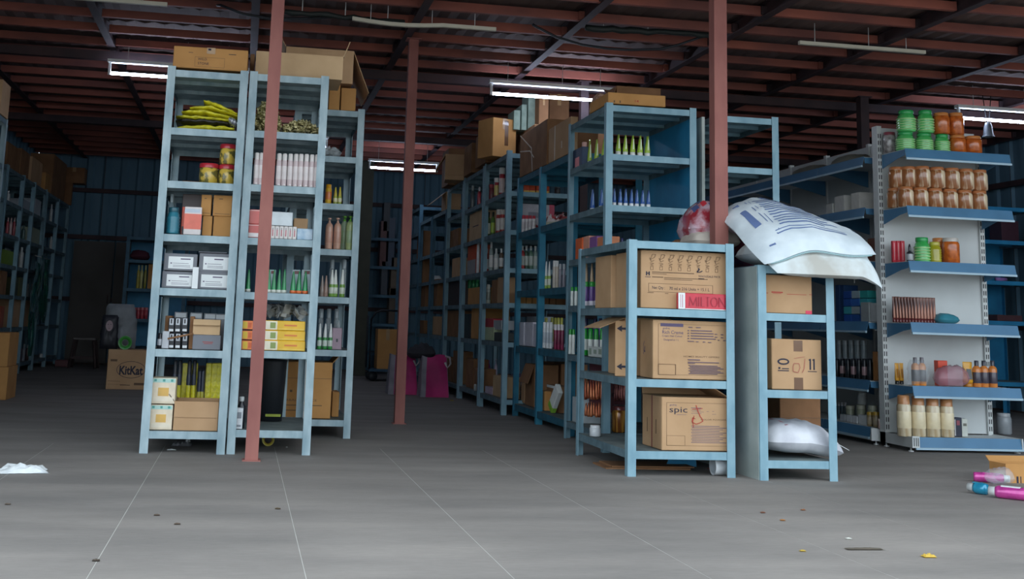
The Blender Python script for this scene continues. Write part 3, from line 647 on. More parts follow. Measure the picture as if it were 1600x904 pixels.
# foil sachet heaps
def heap(x0, x1, y0, y1, z, h, n, m, desc, name, cat, size=.03, group=None, prof_=None):
    b = MB()
    for i in range(n):
        u, v = random.random(), random.random(); x = x0+(x1-x0)*u; y = y0+(y1-y0)*v
        hm = h*(math.sin(PI*(.08+.84*u))**.7)*(math.sin(PI*(.15+.7*v))**.5)
        if prof_: hm = h*prof_(u)*(math.sin(PI*(.15+.7*v))**.5)
        zz = z+size*.42+random.random()*hm; R = Matrix.Rotation(random.uniform(0, 6.3), 3, Vector((random.gauss(0, 1), random.gauss(0, 1), 1)).normalized())
        a = size*random.uniform(.6, 1.1); p = [Vector((x, y, zz))+R@Vector(q) for q in ((-a/2, -a*.35, 0), (a/2, -a*.35, .003), (a/2, a*.35, 0), (-a/2, a*.35, -.003))]
        b.slab(p, .003)
    o = obj(name, b, m); o['kind'] = 'stuff'; tag(o, desc, cat, group); return o
heap(WX(398, 6.7, 1.9), WX(438, 6.7, 1.9), 6.66, 6.95, 1.799, .20, 620, GOLD, 'tall heap of glittering gold foil sachets behind the front red post', 'foil_sachet_heap', 'sachets')
heap(WX(444, 6.7, 1.9), WX(500, 6.7, 1.9), 6.66, 6.98, 1.799, .085, 620, GOLD, 'low heap of gold and white foil sachets on the second rack', 'foil_sachet_heap', 'sachets')
for px in (400, 407.5, 415, 424, 435, 443.5, 452.5, 461, 469, 477.5, 486, 494):
    vessel('tall', px, 8.2, 238.5+(px-400)*.03, Y, 1.488, 'white bottle(s) in the row behind the front red post', (mat('white_pink_bottle', 'f0e6e4', .3, scale=14, col2='d2bfc0', coat=.3, lo=.55, hi=.6), 'e6e0dc', 'e9dfdd'), group='white bottles on the third shelf of the second rack')
Z = 1.186
pack(389, 408, 350, Y, Z, .15, 'pink red carton with white lower band, lower one left of the front red post', 'd5706c', bands=[(.0, .05, 1, .35, 'efe6e6'), (0, .9, 1, .95, 'f0d0cc')])
pack(390, 408, 327, Y, ZT(398, 350, Y)+.001, .15, 'pink red carton stacked upper left of the front red post', 'd8756f', bands=[(0, .9, 1, .95, 'f0d0cc')])
for i in range(6):
    a = 424+i*6.8; pack(a, a+6.4, 352.5+i*.3, Y, Z, .1, 'small white box(es) with pink flask print on the second rack', 'ece6e2', name='small_box', bands=[(.35, .2, .65, .7, 'c87f86'), (.42, .7, .58, .85, '8d8f98')])
zz = ZT(440, 352.5, Y)+.002
pack(424, 458, 331, Y+.02, zz, .1, 'white carton lying on the small pink flask boxes', 'dfe8ec')
carton(459, 481, 341, Y+.1, Z, .12, 'little kraft carton at the right of the white carton, second rack', BROWN, tape=False)
pack(465, 490, 357, Y, Z, .1, 'pale blue polythene packet at the right end of the shelf', mat('blue_white_wrap', 'c3d6e4', .3, scale=25, col2='8fb2cc'), name='wrapped_packet', cat='packet')
Z = .882
GT = mat('green_tube', '2d9a5c', .3, scale=40, col2='0f6b3c', stretch=(1, 1, .2), coat=.4)
for px in (379.5, 388, 420, 428, 436, 444): 
    vessel('cfoil', px, 7.6, 420, Y+.03, Z, 'clear green cone pack(s) with pale base on the second rack', (GT, 'd8dcd2'), 'cone_pack', 'pack')
for px in (458, 467, 477): vessel('cfoil', px, 8.6, 423, Y+.01, Z, 'green cone pack(s) with orange base on the second rack', (GT, 'e0703c'), 'cone_pack', 'pack')
for a, b in ((420, 431), (456, 469), (471, 485)):
    pack(a, b, 421, Y+.10, Z, .004, 'grey header card(s) above the green cone packs', '9fb0b4', name='header_card', cat='card', bands=[(.3, .82, .9, .95, '6a3f3c')])
Z = .562
for j, (tp, bt) in enumerate(((532, 548), (516.5, 532), (501, 516.5))):
    zz = Z if j == 0 else ZT(440, bt, Y)+.001*j
    lv = ('lower', 'middle', 'upper')[j]
    pack(378, 411, tp, Y, zz, .16, 'orange printed box, %s of three behind the front red post' % lv, 'ee8a55', name='flat_box', bands=[(.08, .1, .3, .9, 'e5c03c'), (.34, .2, .5, .8, 'd9683c')])
    t = pack(413, 478, tp, Y, zz, .16, 'yellow printed box with white end, %s of three on the second rack' % lv, 'efbf35', name='flat_box', bands=[(.01, .06, .33, .94, 'efe6cf'), (.16, .2, .29, .8, '8fa05c'), (.5, .45, .8, .62, 'e0813c'), (.36, .08, .98, .2, 'f3cf5a')])
heap(WX(410, 6.75, .8), WX(476, 6.75, .8), 6.70, 7.0, ZT(440, 500, Y)+.004, .06, 70, mat('grey_wrap', 'a9adab', .4, scale=20, col2='5d6263'), 'crumpled grey plastic wraps on top of the yellow boxes', 'plastic_wraps', 'wraps', .06)
Z = .132
t = thing('spray_can', 'small dark bottle with silver head left of the front red post near the floor', 'bottle', (WX(375, Y+.02, Z), Y+.06, Z)); obj('body', MB().lathe(prof([(0, 0), (1, 0), (1, .7), (.5, .8), (.5, .85)], .024, .17)), BK, t); obj('cap', MB().lathe([(.012, .145), (.014, .15), (.014, .17), (0, .172)]), GREYU, t)
pack(369, 380, 637, Y, Z, .05, 'small white box with grey print on the lowest shelf left of the post', 'e2e6ea', bands=[(.2, .5, .8, .8, '8d949c'), (.2, .1, .8, .2, '8d949c')])
t = thing('waste_bin', 'dark bin like tub behind the front red post on the lowest shelf', 'tub', (WX(424, 7.2, .3), 7.2, Z)); obj('body', MB().lathe(prof([(0, 0), (.85, 0), (1, .95), (1.04, 1), (.95, 1), (.8, .1), (0, .08)], .085, .36), 18), flat('20242a', .5), t); obj('label', MB().box(-.03, .06, -.09, -.086, .03, .045), flat('8f9a2c'), t)
carton(424, 517, 565, 7.60, .116, .34, 'tall kraft carton with brown print on the lowest shelf behind the second rack', BROWN2, prints=[('text', 'HERBAL ESSENCE', .14, .30, .055, INKB, .62), ('bars', [(.17, .22, .5, .235), (.55, .22, .85, .235), (.14, .13, .6, .145), (.3, .46, .34, .5), (0, .705, 1, .712)], INKB)], flaps=[('r', 40, .08)], tape=False)
carton(519, 530, 612, 7.75, .116, .2, 'low orange kraft carton right of the tall printed carton', BROWN2, tape=False)
# --- third rack
Y = 7.57
heap(WX(508, Y, 1.9), WX(531, Y, 1.9), 7.6, 7.8, 1.806, .045, 60, PLASTIC, 'little heap of clear wraps on the upper shelf of the set back rack', 'plastic_wraps', 'wraps', .05)
Z = 1.494
vessel('tall', 513, 10, 288, Y+.02, Z, 'yellow and orange bottle at the left on the set back rack', ('e8b62c', 'e0a020', 'e6803c'))
for px in (524, 531): vessel('cone', px, 6.5, 292, Y+.03, Z, 'slim yellow green bottle(s) on the set back rack', ('a9b83c', 'd8c23c', 'e8e2b8'))
Z = 1.196
for px in (513.5, 526.5): vessel('pump', px, 12, 340, Y+.03, Z, 'peach coloured pump bottle(s) on the set back rack', ('d6a58e', 'd9ab96', 'cf9a84'), 'pump_bottle')
for px, c in ((537, 'a9bf9c'), (546, 'b7c88a')): vessel('pump', px, 13, 337, Y+.03+(0.08 if px < 540 else 0), Z, 'pale green pump bottle(s) on the set back rack', (c, '6fb53c', 'a3bb8e'), 'pump_bottle')
Z = .888
for px, c in ((503, '9a8a80'), (509, 'a9897b')): vessel('cone', px, 7, 430, Y+.03, Z, 'small brownish bottle(s) at the left of the set back rack', (c, c, c))
for px in (518, 523.5, 534.5): vessel('cone', px, 8.5, 421, Y+.03, Z, 'conical white bottle(s) with green base on the set back rack', ('7fae4a', 'eceee6', 'dfe5d3'), 'cone_bottle')
for px in (517, 536): vessel('tall', px, 8, 405, Y+.2, Z, 'tall clear tube(s) at the back of the set back rack', (PLASTIC, 'b9c4c8'), 'clear_tube', 'tube')
Z = .552
for px in (499, 507.5, 516): vessel('cone', px, 7.5, 505, Y+.03, Z, 'white topped green bottle(s) low on the set back rack', ('3f9c4e', 'eceeea', 'dfe8dd'), 'cone_bottle')
pack(519.5, 534.5, 512, Y+.02, Z, .06, 'mauve box standing on its end low on the set back rack', 'a98f9d', bands=[(.4, .35, .6, .5, '3c3a44')])
vessel('dropper', 528, 8, 500, Y+.15, Z, 'white capped bottle behind the mauve box', ('b4a0aa', 'dfe2e4'))
for px in (500, 512, 524): vessel('tall', px, 8, 482, Y+.22, Z, 'clear tube(s) low at the back of the set back rack', (PLASTIC, 'b9c4c8'), 'clear_tube', 'tube')
# things on the floor there
def litter(px, py, w, d, h, m, desc, cat='litter', name='crumpled_paper', seed=0, rz=0):
    p = onz(px, py, 0); b = MB(); n = 9; v = []; fs = []
    for i in range(n+1):
        for j in range(n+1):
            u, q = i/n-.5, j/n-.5; e = max(0, 1-(2*u)**4)*max(0, 1-(2*q)**4)
            v.append((u*w*(1+.2*noise.noise(Vector((seed, q*5, 1)))), q*d*(1+.2*noise.noise(Vector((u*5, seed, 2)))), .003+h*e*(.25+.9*abs(noise.noise(Vector((u*6+seed, q*6, seed)))))))
    for i in range(n):
        for j in range(n):
            a = i*(n+1)+j; fs.append((a, a+n+1, a+n+2, a+1))
    bot = len(v); v += [(x, y, .0005) for x, y, z in v]
    for i in range(n):
        for j in range(n):
            a = bot+i*(n+1)+j; fs.append((a, a+1, a+n+2, a+n+1))
    b.add(v, fs); o = obj(name, b, m, loc=(p.x, p.y, 0), rz=rz); tag(o, desc, cat); return o
litter(284, 695, .11, .14, .03, mat('grey_rag', '8f9094', .8, scale=15), 'grey rag lying on the floor under the leftmost rack', 'rag', 'floor_rag', 3)
litter(294, 690, .03, .04, .03, WHITE, 'bright scrap on the grey rag under the leftmost rack', 'scrap', 'paper_scrap', 5)
litter(268, 703, .05, .02, .006, WHITE, 'tiny white scrap on the floor before the leftmost rack', 'scrap', 'paper_scrap', 6)
litter(448, 699, .012, .012, .006, WHITE, 'tiny white crumb on the floor below the second rack', 'scrap', 'paper_scrap', 7)
def roll(px, py, y, R, r, L, m, desc, axis='y', rz=0, core=None, z=0):
    X = WX(px, y, R); t = thing('tape_roll', desc, 'tape roll', (X, y, z), rz=rz)
    p = [(R, -L/2), (R, L/2), (r, L/2), (r, -L/2), (R, -L/2)]
    obj('tape', MB().lathe(p, 24, (0, 0, R), axis), m, t); obj('core', MB().lathe([(r, -L/2-.001), (r, L/2+.001), (r*.9, L/2+.001), (r*.9, -L/2-.001), (r, -L/2-.001)], 24, (0, 0, R), axis), core or BROWN3, t); return t
roll(419, 690, 7.05, .036, .022, .03, flat('b7a92c', .3), 'yellow tape roll on the floor under the second rack')
o = litter(34, 737, .22, .14, .06, mat('white_tissue', 'e9eef0', .7, bump=.3), 'crumpled white paper sheet on the floor at the left edge', 'paper', 'crumpled_paper', 11, .2)
o = litter(1451, 870, .045, .03, .016, flat('c9a63c', .6), 'dry yellow leaf on the concrete floor at lower right', 'leaf', 'dry_leaf', 12)
for i, (px, py, c) in enumerate(((1223, 813, 'a5703c'), (1192, 801, '7a4f3c'), (1255, 797, '8a5a3c'), (1326, 842, 'c9c9bf'), (1254, 861, 'b79a3c'), (434, 795, '5a4c3a'), (150, 876, '4a3f35'), (12, 788, '5f5348'), (245, 805, '5a4c40'), (277, 819, '5a4c40'))):
    litter(px, py, .022, .016, .005, flat(c, .8), 'tiny dry crumb(s) scattered on the concrete floor', 'crumb', 'floor_crumb', 20+i)
litter(1350, 858, .14, .03, .006, flat('5b5348', .9), 'dark twig like scrap beside the yellow leaf', 'scrap', 'twig_scrap', 40)
litter(706, 626, .04, .03, .01, flat('b9a23c', .8), 'small yellow scrap on the floor by the pink bags', 'scrap', 'paper_scrap', 41)

# ------------------------------------------------------------ middle low rack: printed cartons
Y = 5.90
def squig(x, y, s):
    out = []
    for k in range(3): out += stroke([(x+.02*s, y-.03*k*s), (x-.012*s, y-.03*k*s-.008), (x+.012*s, y-.03*k*s-.02)], .0035)
    return out
pr = [('text', 'WHOLESALE PACK', .67, .565, .05, INK, .26), ('bars', [(.67, .53, .74, .545)], INK), ('text', 'Net Qty :', .13, .33, .075, INK, .15), ('text', '70 ml x 216 Units = 15.1 L', .33, .325, .075, INK, .47),
      ('bars', frame(.09, .28, .84, .43, .004, .006), INKB), ('bars', [(.13, .615, .62, .63), (.13, .59, .3, .60), (.13, .53, .26, .545), (.27, .525, .78, .537), (.27, .50, .6, .51), (.08, .26, .15, .27), (.28, .255, .32, .265)], INKB),
      ('bars', [(.06, .56, .075, .63), (.09, .56, .105, .63), (.07, .59, .1, .605), (.05, .53, .115, .54)], INK)]
polys = []
for i in range(8):
    u = .11+.108*i
    polys += [stroke([(u, .84), (u+.045, .875), (u+.06, .93), (u+.02, .93), (u, .84)], .003), stroke([(u-.01, .87), (u+.01, .80), (u+.045, .83)], .003), stroke([(u-.01, .78), (u+.04, .77), (u+.0, .745), (u+.035, .73)], .003)]
    if i != 5: pr.append(('bars', frame(u, .66, u+.035, .72, .004, .006), INKB))
for grp in polys:
    for q in grp: pr.append(('poly', q, INKB))
pr += [('poly', q, INK) for q in stroke([(.655, .66), (.68, .70), (.665, .72)], .008)+stroke([(.65, .65), (.69, .655), (.715, .675)], .007)]
carton(1001, 1135, 393, Y+.03, .862, .42, 'printed carton with small product drawings on the upper shelf of the waist high rack', BROWN, prints=pr, tape=False, rz=0)
def glyph(x, w, pts, k=.0085): return [q for a_, b_ in zip(pts[:-1], pts[1:]) for q in stroke([(x+a_[0]*w, .2+a_[1]*.58), (x+b_[0]*w, .2+b_[1]*.58)], k)]
MIL = [glyph(.22, .15, [(0, 0), (.06, 1), (.5, .1), (.94, 1), (1, 0)]), glyph(.41, .02, [(0, 0), (0, 1)]), glyph(.46, .07, [(0, 1), (0, 0), (1, 0)]), glyph(.545, .09, [(0, 1), (1, 1)]), glyph(.59, .01, [(0, 1), (0, 0)]),
       glyph(.655, .13, [(.5+.5*math.cos(a*PI/8), .5+.5*math.sin(a*PI/8)) for a in range(17)]), glyph(.82, .12, [(0, 0), (0, 1), (1, 0), (1, 1)])]
t = carton(1060, 1137, 458, Y-.005, .862, .03, 'long red box with white end lying before the printed carton', flat('d0394a', .35), name='long_box', tape=False, seam=False, h=.085, prints=[('panel', 0.0, .0, .135, 1, WHITE), ('bars', [(.04, .1, .05, .9), (.075, .1, .09, .9)], flat('c98a9a')), ('bars', [(.14, .0, 1, .05)], WHITE)]+[('poly', q, flat('a3283a', .4)) for L_ in MIL for q in L_])
carton(957, 984, 396, Y+.47, .862, .30, 'tall kraft carton with taped end at the back left of the waist high rack', BROWN, tm=TAPED, prints=[('bars', [(.12, .3, .18, .75), (.8, .3, .86, .75), (.45, .1, .55, .35)], INKB)], x=(2.06, 2.30), h=.30)
o = None
X_ = (WX(1020, Y+.03, .6), WX(1138, Y+.03, .6))
pr = [('bars', frame(.07, .07, .995, .935, .004, .004), INKB), ('panel', .1, .89, .40, .945, INKV), ('text', 'godrej', .13, .845, .05, INKV, .09), ('text', 'Rich Creme', .12, .765, .085, INKV, .28), ('text', 'Cream Hair Colour', .12, .715, .045, INKV, .27), ('text', 'Designed at 1 L', .14, .65, .045, INKV, .20),
      ('bars', frame(.07, .07, .30, .25, .004, .004), INKB), ('bars', [(.47, .885, .52, .895), (.57, .885, .63, .895), (.50, .83, .78, .842), (.50, .785, .80, .797), (.50, .74, .80, .752), (.50, .695, .83, .707), (.46, .825, .475, .84), (.46, .78, .475, .795), (.46, .735, .475, .75), (.46, .69, .475, .705), (.82, .78, .85, .79), (.9, .775, .93, .785), (.82, .73, .85, .74), (.9, .725, .93, .735), (.86, .68, .88, .69), (.93, .675, .97, .685), (.46, .645, .54, .655), (.57, .64, .6, .65), (.66, .64, .69, .65), (.73, .635, .77, .645)], INKV),
      ('text', 'HOMES BEAUTY OFFERS', .40, .375, .04, INKB, .48), ('bars', [(.46, .33, .62, .342), (.46, .29, .87, .3), (.46, .27, .55, .278)]+[(.47+.02*(k % 2), .235-.023*k, .85+.08*((k*7) % 3)/2, .244-.023*k) for k in range(7)], INKV)]
pr += [('polyl', q, INKV) for q in stroke([(.35, .62), (.28, .56), (.30, .46), (.42, .44), (.40, .54), (.28, .40)], .012)]
carton(0, 0, 0, Y+.03, .495, .20, 'kraft carton with violet printing on the middle shelf of the waist high rack', BROWN, x=X_, h=ZT(1080, 501, Y+.03)-.495, prints=pr, tape=False)
t = carton(960, 984, 501, Y+.30, .495, .30, 'kraft carton with two navy arrows left behind the violet printed carton', BROWN, x=(2.09, 2.36), h=.315, tape=False, flaps=[('l', 112, .16)])
def arrowl(v): return [('polyl', [(.30, v), (.42, v+.05), (.42, v-.05)], INKV), ('polyl', [(.42, v+.015), (.42, v-.015), (.8, v-.015), (.8, v+.015)], INKV)]
t2 = carton(0, 0, 0, 6.12, .495, .0015, 'kraft flap panel printed with navy arrows beside the violet printed carton', BROWN, x=(WX(961, 6.12, .6), WX(984, 6.12, .6)), h=ZT(972, 501, 6.12)-.495, tape=False, seam=False, name='cardboard_sheet', cat='cardboard',
   prints=[('poly', [(.1, .86), (.45, .92), (.45, .80)], INK), ('poly', [(.45, .88), (.45, .84), (1, .84), (1, .88)], INK), ('poly', [(.1, .17), (.45, .23), (.45, .11)], INK), ('poly', [(.45, .19), (.45, .15), (1, .15), (1, .19)], INK)])
X_ = (WX(1034, Y+.02, .3), WX(1140, Y+.02, .3))
pr = [('bars', frame(.07, .09, .97, .90, .004, .005), INKB), ('bars', frame(.07, .09, .34, .28, .004, .005), INKB), ('text', 'godrej', .115, .84, .045, INKV, .10), ('text', 'spic', .105, .715, .16, INK, .27), ('bars', [(.22, .67, .36, .675), (.43, .80, .58, .81), (.43, .76, .57, .765), (.44, .73, .62, .735), (.43, .70, .58, .705), (.66, .74, .69, .745), (.74, .745, .77, .75), (.74, .69, .8, .695)]+[(.43+.01*(k % 2), .46-.031*k, .85+.1*((k*5) % 3)/2, .47-.031*k) for k in range(11)], INKV), ('text', 'COLOR POWDER', .57, .575, .04, INKB, .38)]
pr += [('poly', q, INKR) for q in stroke([(.50, .86), (.53, .74), (.56, .66)], .006)+stroke([(.44, .78), (.60, .80)], .005)+stroke([(.49, .60), (.45, .62), (.44, .54), (.50, .50), (.56, .53), (.60, .56), (.58, .62), (.55, .66)], .006)+stroke([(.47, .66), (.45, .54), (.46, .44)], .005)]
pr += [('barsl', [(.25, .28, .28, .55), (.7, .28, .73, .55)], INKB), ('barsl', [(.48, .0, .53, 1)], flat('8a4a44'))]
carton(0, 0, 0, Y+.02, .130, .30, 'kraft carton with large dark lettering and red scrawl in the waist high rack', BROWN, x=X_, h=ZT(1090, 621, Y+.02)-.13, prints=pr, tape=False, flaps=[('r', -60, .13), ('b', 15, .05)])
# copper sleeves, jar and cup at the back left of the low rack
for j, (zb_, zt_) in enumerate(((.13+.145, .13+.27), (.13+.0, 0))):
    pass
CO = COPPER
for zb_, hh in ((.335, .135),):
    pass
def strip(px0, px1, n, pyt, pyb, y, m, desc, grp, X=None):
    for i in range(n):
        px = px0+(px1-px0)*i/(n-1); g_ = (lambda a1, a2: atx(a1, a2, X)) if X else (lambda a1, a2: at(a1, a2, y)); a = g_(px, pyt+random.uniform(-2, 2)); b_ = g_(px+random.uniform(-.8, .8), pyb+random.uniform(-3, 0)); mdl = a.lerp(b_, .5)
        o = obj('copper_sleeve', MB().tube([a, a.lerp(b_, .25), mdl, a.lerp(b_, .85), b_], [.003, .007, .010, .0115, .009], 7), m); tag(o, desc, 'sachet', grp)
strip(915, 940, 7, 593, 625, 7.05, CO, 'hanging copper sleeve(s) in the upper left bunch', None, 2.275)
strip(916, 940, 7, 628, 652, 7.05, CO, 'hanging copper sleeve(s) in the lower left bunch', None, 2.275)
strip(960, 979, 6, 597, 626, 7.05, mat('rose_foil', 'b9776e', .3, .4, scale=40, col2='7c3f42'), 'rose copper sleeve(s) in the right bunch above the gold jar', None)
t = thing('sleeve_card', 'dark red card backing the hanging copper sleeves on the left', 'card', (2.30, 7.25, .2))
ya, yb = 7.03, 7.55
obj('sheet', MB().box(-.002, .002, ya-7.25, yb-7.25, .03, .322), flat('5a2b33'), t); obj('band', MB().box(-.012, -.002, ya-7.25, yb-7.25, .13, .15), flat('3c1c24'), t)
t = thing('sleeve_card', 'dark red card backing the rose sleeves above the gold jar', 'card', (WX(968, 7.07, .4), 7.075, .2)); obj('sheet', MB().box(-.05, .07, -.001, .001, .08, .322), flat('5a2b33'), t); obj('band', MB().box(-.05, .07, -.01, -.001, .13, .15), flat('3c1c24'), t)
t = vessel('petjar', 968, 24, 634, 7.03, .117, 'squat jar of golden sleeves on the bottom shelf of the waist high rack', (mat('gold_content', 'c9903c', .25, .2, scale=45, col2='7d4a24', stretch=(1, 1, .1), coat=.5, lo=.45, hi=.55), '7a3a3a'), 'jar_of_sleeves', 'jar')
t = vessel('tall', 930, 17, 653, 6.62, .130, 'small white cup on the bottom shelf under the copper sleeves', ('c9cdd0', 'dfe2e4'), 'white_cup', 'cup', h=.062)
# floor things under it
roll(1124, 743, 5.98, .048, .036, .075, flat('dfe3e6', .3, 0, .4), 'wide white tape roll on the floor under the waist high rack', 'x', core=flat('aeb6bc'))
o = obj('cardboard_sheet', MB().box(-.26, .22, -.12, .12, 0, .008).box(-.22, .25, -.1, .13, .008, .015), BROWN3, loc=(2.24, 6.3, 0)); tag(o, 'flattened cardboard lying on the floor under the waist high rack', 'cardboard')
o = obj('blue_offcut', MB().slab([(2.37, 6.32, .002), (2.55, 6.32, .002), (2.55, 6.34, .10), (2.42, 6.34, .10)], .003), PANEL); tag(o, 'blue offcut leaning under the waist high rack', 'panel offcut')
# ------------------------------------------------------------ right low rack
Y = 5.83
pr = [('bars', [(.0, .51, .22, .525), (.28, .53, .48, .56), (.3, .505, .45, .515), (.55, .5, .9, .512), (.95, .51, 1, .525)], INKR), ('panel', 0, .90, .07, 1, flat('e0405e')), ('panel', 0, 0, .08, .07, flat('e0405e')), ('panel', .88, 0, .99, .09, flat('e0405e'))]
carton(0, 0, 0, Y+.01, .858, .40, 'kraft carton with pink taped corners under the white sacks', BROWN, prints=pr, tape=False, x=(2.692, 3.015), h=.202)
pr = [('bars', [(.755, .40, .785, .62), (.83, .40, .86, .62), (.74, .585, .76, .61), (.815, .585, .835, .61), (.72, .36, .9, .375), (.12, .36, .34, .38), (.13, .40, .17, .44), (.2, .40, .34, .42)], INK), ('poly', [(.11+.12+.12*math.cos(a*PI/8), .55+.065*math.sin(a*PI/8)) for a in range(16)], INK), ('poly', [(.11+.12+.085*math.cos(a*PI/8), .55+.034*math.sin(a*PI/8)) for a in range(16)], BROWN),
      ('bars', [(.44, .0, .62, .24), (.44, .76, .62, .98)], TAPED)]
pr += [('poly', q, mat('faint_red_print', 'b5675a', .7)) for q in stroke([(.42, .45), (.44, .52), (.54, .52), (.56, .44), (.52, .34), (.42, .36), (.42, .45)], .006)+stroke([(.66, .62), (.64, .42), (.60, .34)], .006)+stroke([(.44, .62), (.66, .66)], .004)]
carton(1206, 1284, 530, Y+.02, .46, .26, 'kraft carton with black number and oval mark in the right low rack', BROWN, prints=pr, tape=False)
carton(1219, 1283, 613, Y+.5, .103, .30, 'dim brown carton at the back of the lowest shelf of the right low rack', BROWN3, prints=[('bars', [(0, .55, 1, .56)], INKB)], tape=False)
f = sack_surface((WX(1200, 6.05, .2)+WX(1290, 6.05, .2))/2-.03, 6.05, .102, .45, .42, .17, 0, 5, droop=lambda u, v: -.05*max(0, u)**1.5 * 1.0+.02)
f0 = f
def fclamp(u, v, s, off=0):
    p = f0(u, v, s, off); return (p[0], p[1], max(p[2], .1035+off*.5))
t = thing('woven_sack', 'folded white sack on the lowest shelf of the right low rack', 'sack', (0, 0, 0)); obj('body', sack_mesh(fclamp), mat('white_sack_dull', 'dfe0e6', .6, scale=8, col2='bfc0c8', bump=.25), t)
v, fs = decal(fclamp, -.5, -.7, -.42, .4); obj('stripe', MB().add(v, fs), flat('c78f98'), t)
v, fs = decal(fclamp, .78, -.5, .86, .3); obj('stripe', MB().add(v, fs), flat('b8506a'), t)
obj('string', MB().tube([fclamp(.55, -.9, 1), tuple(Vector(fclamp(.6, -.98, 1))+Vector((.02, -.03, .002))), tuple(Vector(fclamp(.7, -.98, 1))+Vector((.05, -.06, -.02)))], .0015), WHITE, t)
# sacks on the top: lower white, upper printed
zt = 1.105
def lowf(u, v): # sag over the front edge and at the right end
    return -.19*max(0, -v-.35)**1.2-.14*max(0, u-.55)**1.3*(1.2)
xa, xb = WX(1166, 6.0, 1.15), WX(1340, 6.0, 1.15)
f1 = sack_surface((xa+xb)/2, 5.96, zt+.002, xb-xa, .60, .18, 0, 2, droop=lowf, wr=.014)
rim = lambda p: p
def f1c(u, v, s, off=0):
    p = f1(u, v, s, off)
    if 2.68 < p[0] < 3.12 and p[1] > 5.785: return (p[0], p[1], max(p[2], zt+.002+(off if s else 0)))
    return p
t = thing('woven_sack', 'plain white woven sack lying lowest on the right low rack', 'sack', (0, 0, 0)); obj('body', sack_mesh(f1c, 48, 26), mat('white_woven_sack_worn', 'dfe8ea', .6, scale=4, col2='b8b6ae', bump=.3, lo=.3, hi=.5), t)
P = [at(1352-30, 373, 6.0), at(1338, 392, 5.98), at(1350, 415, 5.97), at(1356, 426, 5.96)]
def tail(P, w, m, name, par):
    n = 14; v = []; fs = []
    for i in range(n+1):
        tt = i/n*(len(P)-1); k_ = min(int(tt), len(P)-2); c = P[k_].lerp(P[k_+1], tt-k_); r = w*(1-.45*(i/n))*(1 if i < n else .6)
        for k in range(10):
            a = 2*PI*k/10; v.append((c.x+r*math.cos(a)*(1+.12*math.sin(3*a+i)), c.y+r*1.3*math.sin(a), c.z+r*.35*math.cos(a+1)+.004*math.sin(i*2+k)))
    for i in range(n):
        for k in range(10):
            a, b = i*10+k, i*10+(k+1) % 10; fs.append((a, b, b+10, a+10))
    fs.append(tuple(range(n*10, n*10+10))); fs.append(tuple(range(10))[::-1]); return obj(name, MB().add(v, fs, True), m, par)
tail([at(1316, 372, 6.02), at(1330, 385, 6.0), at(1342, 402, 5.98), at(1352, 422, 5.96)], .052, SACKM, 'gathered_mouth', t)
obj('string', MB().tube([at(1333, 398, 5.93), at(1334, 420, 5.92), at(1335, 442, 5.92)], .002), WHITE, t)
xa, xb = WX(1143, 6.05, 1.3), WX(1328, 6.05, 1.3)
def upf(u, v): return .05*math.exp(-((u+.25)/.5)**2)-.02*max(0, u-.2)**1.2+.13*v-.02*max(0, -v)**2+.05*u*max(0, -v)-.05*max(0, u)*max(0, v)
f2 = sack_surface((xa+xb)/2+.005, 6.03, zt+.135, xb-xa, .68, .16, .0, 4, droop=upf, wr=.010)
t = thing('woven_sack', 'white sack printed with blue frame and lines lying on the plain sack', 'sack', (0, 0, 0)); obj('body', sack_mesh(f2, 56, 30), SACKM, t)
PB = mat('blue_sack_print', '6d84b4', .6, var=.04)
def dk(name, rects, m, par, f=f2):
    b = MB()
    for r in rects:
        v, fs = decal(f, *r); b.add(v, fs, True)
    obj(name, b, m, par)
dk('printed_stripe', [(-.82, -.85, -.72, .55), ], PB, t)
dk('printed_lines', [(-.62, -.72, .55, -.70), (-.62, -.66, .55, -.645), (-.62, -.72, -.605, .5), (-.56, -.66, -.55, .5)]+[(-.5+.02*(k % 2), -.57+.085*k, .25+.25*((k*5) % 3)/2, -.54+.085*k) for k in range(13)], PB, t)
dk('printed_mark', [(-.3, .55, .0, .68), (-.22, .5, -.15, .75), (.80, -.5, .9, -.3)], PB, t)
# hem of the upper sack
obj('hem', MB().tube([f2(-1+2*i/40, -.99, 0) for i in range(2, 39)], .004, 5), flat('9fc0c4', .6), t)
# netted red-blue bag and cream cloth left behind
f3 = sack_surface(WX(1112, 6.42, 1.35), 6.45, 1.235, .34, .32, .26, 0, 8, wr=.02)
t = thing('clear_bag', 'round clear bag of red and blue printed wrappers beside the white sacks', 'bag', (0, 0, 0)); obj('body', sack_mesh(f3, 26, 20), mat('wrapper_mix', 'd8b9c4', .25, scale=9, col2='a8333f', lo=.42, hi=.55, coat=.5, bump=.3), t)
def dkf(rs, m, nm): dk(nm, rs, m, t, f3)
dkf([(-.8, -.6, -.6, -.2), (-.3, -.75, .0, -.62), (-.5, -.2, -.2, .0), (-.1, -.4, .2, -.3), (.3, -.7, .45, -.3), (-.7, .2, -.4, .35)], flat('55608f', .3), 'wrapper')
dkf([(-.5, -.62, -.35, -.35), (.05, -.15, .3, .05), (-.1, -.9, .1, -.8)], flat('d9404c', .3), 'wrapper')
P = [at(1085, 381, 6.3), at(1098, 366, 6.3), at(1110, 362, 6.3), at(1140, 362, 6.25), at(1165, 376, 6.2)]
f4 = sack_surface((P[0].x+P[-1].x)/2, 6.40, 1.216, P[-1].x-P[0].x+.04, .28, .12, 0, 9, wr=.022)
def f4c(u, v, s, off=0):
    p = f4(u, v, s, off); return (p[0], p[1], max(p[2], 1.216+max(off, 0)))
o = obj('crumpled_cloth', sack_mesh(f4c, 30, 18), CLOTH); tag(o, 'crumpled cream cloth under the clear bag on the low racks', 'cloth')
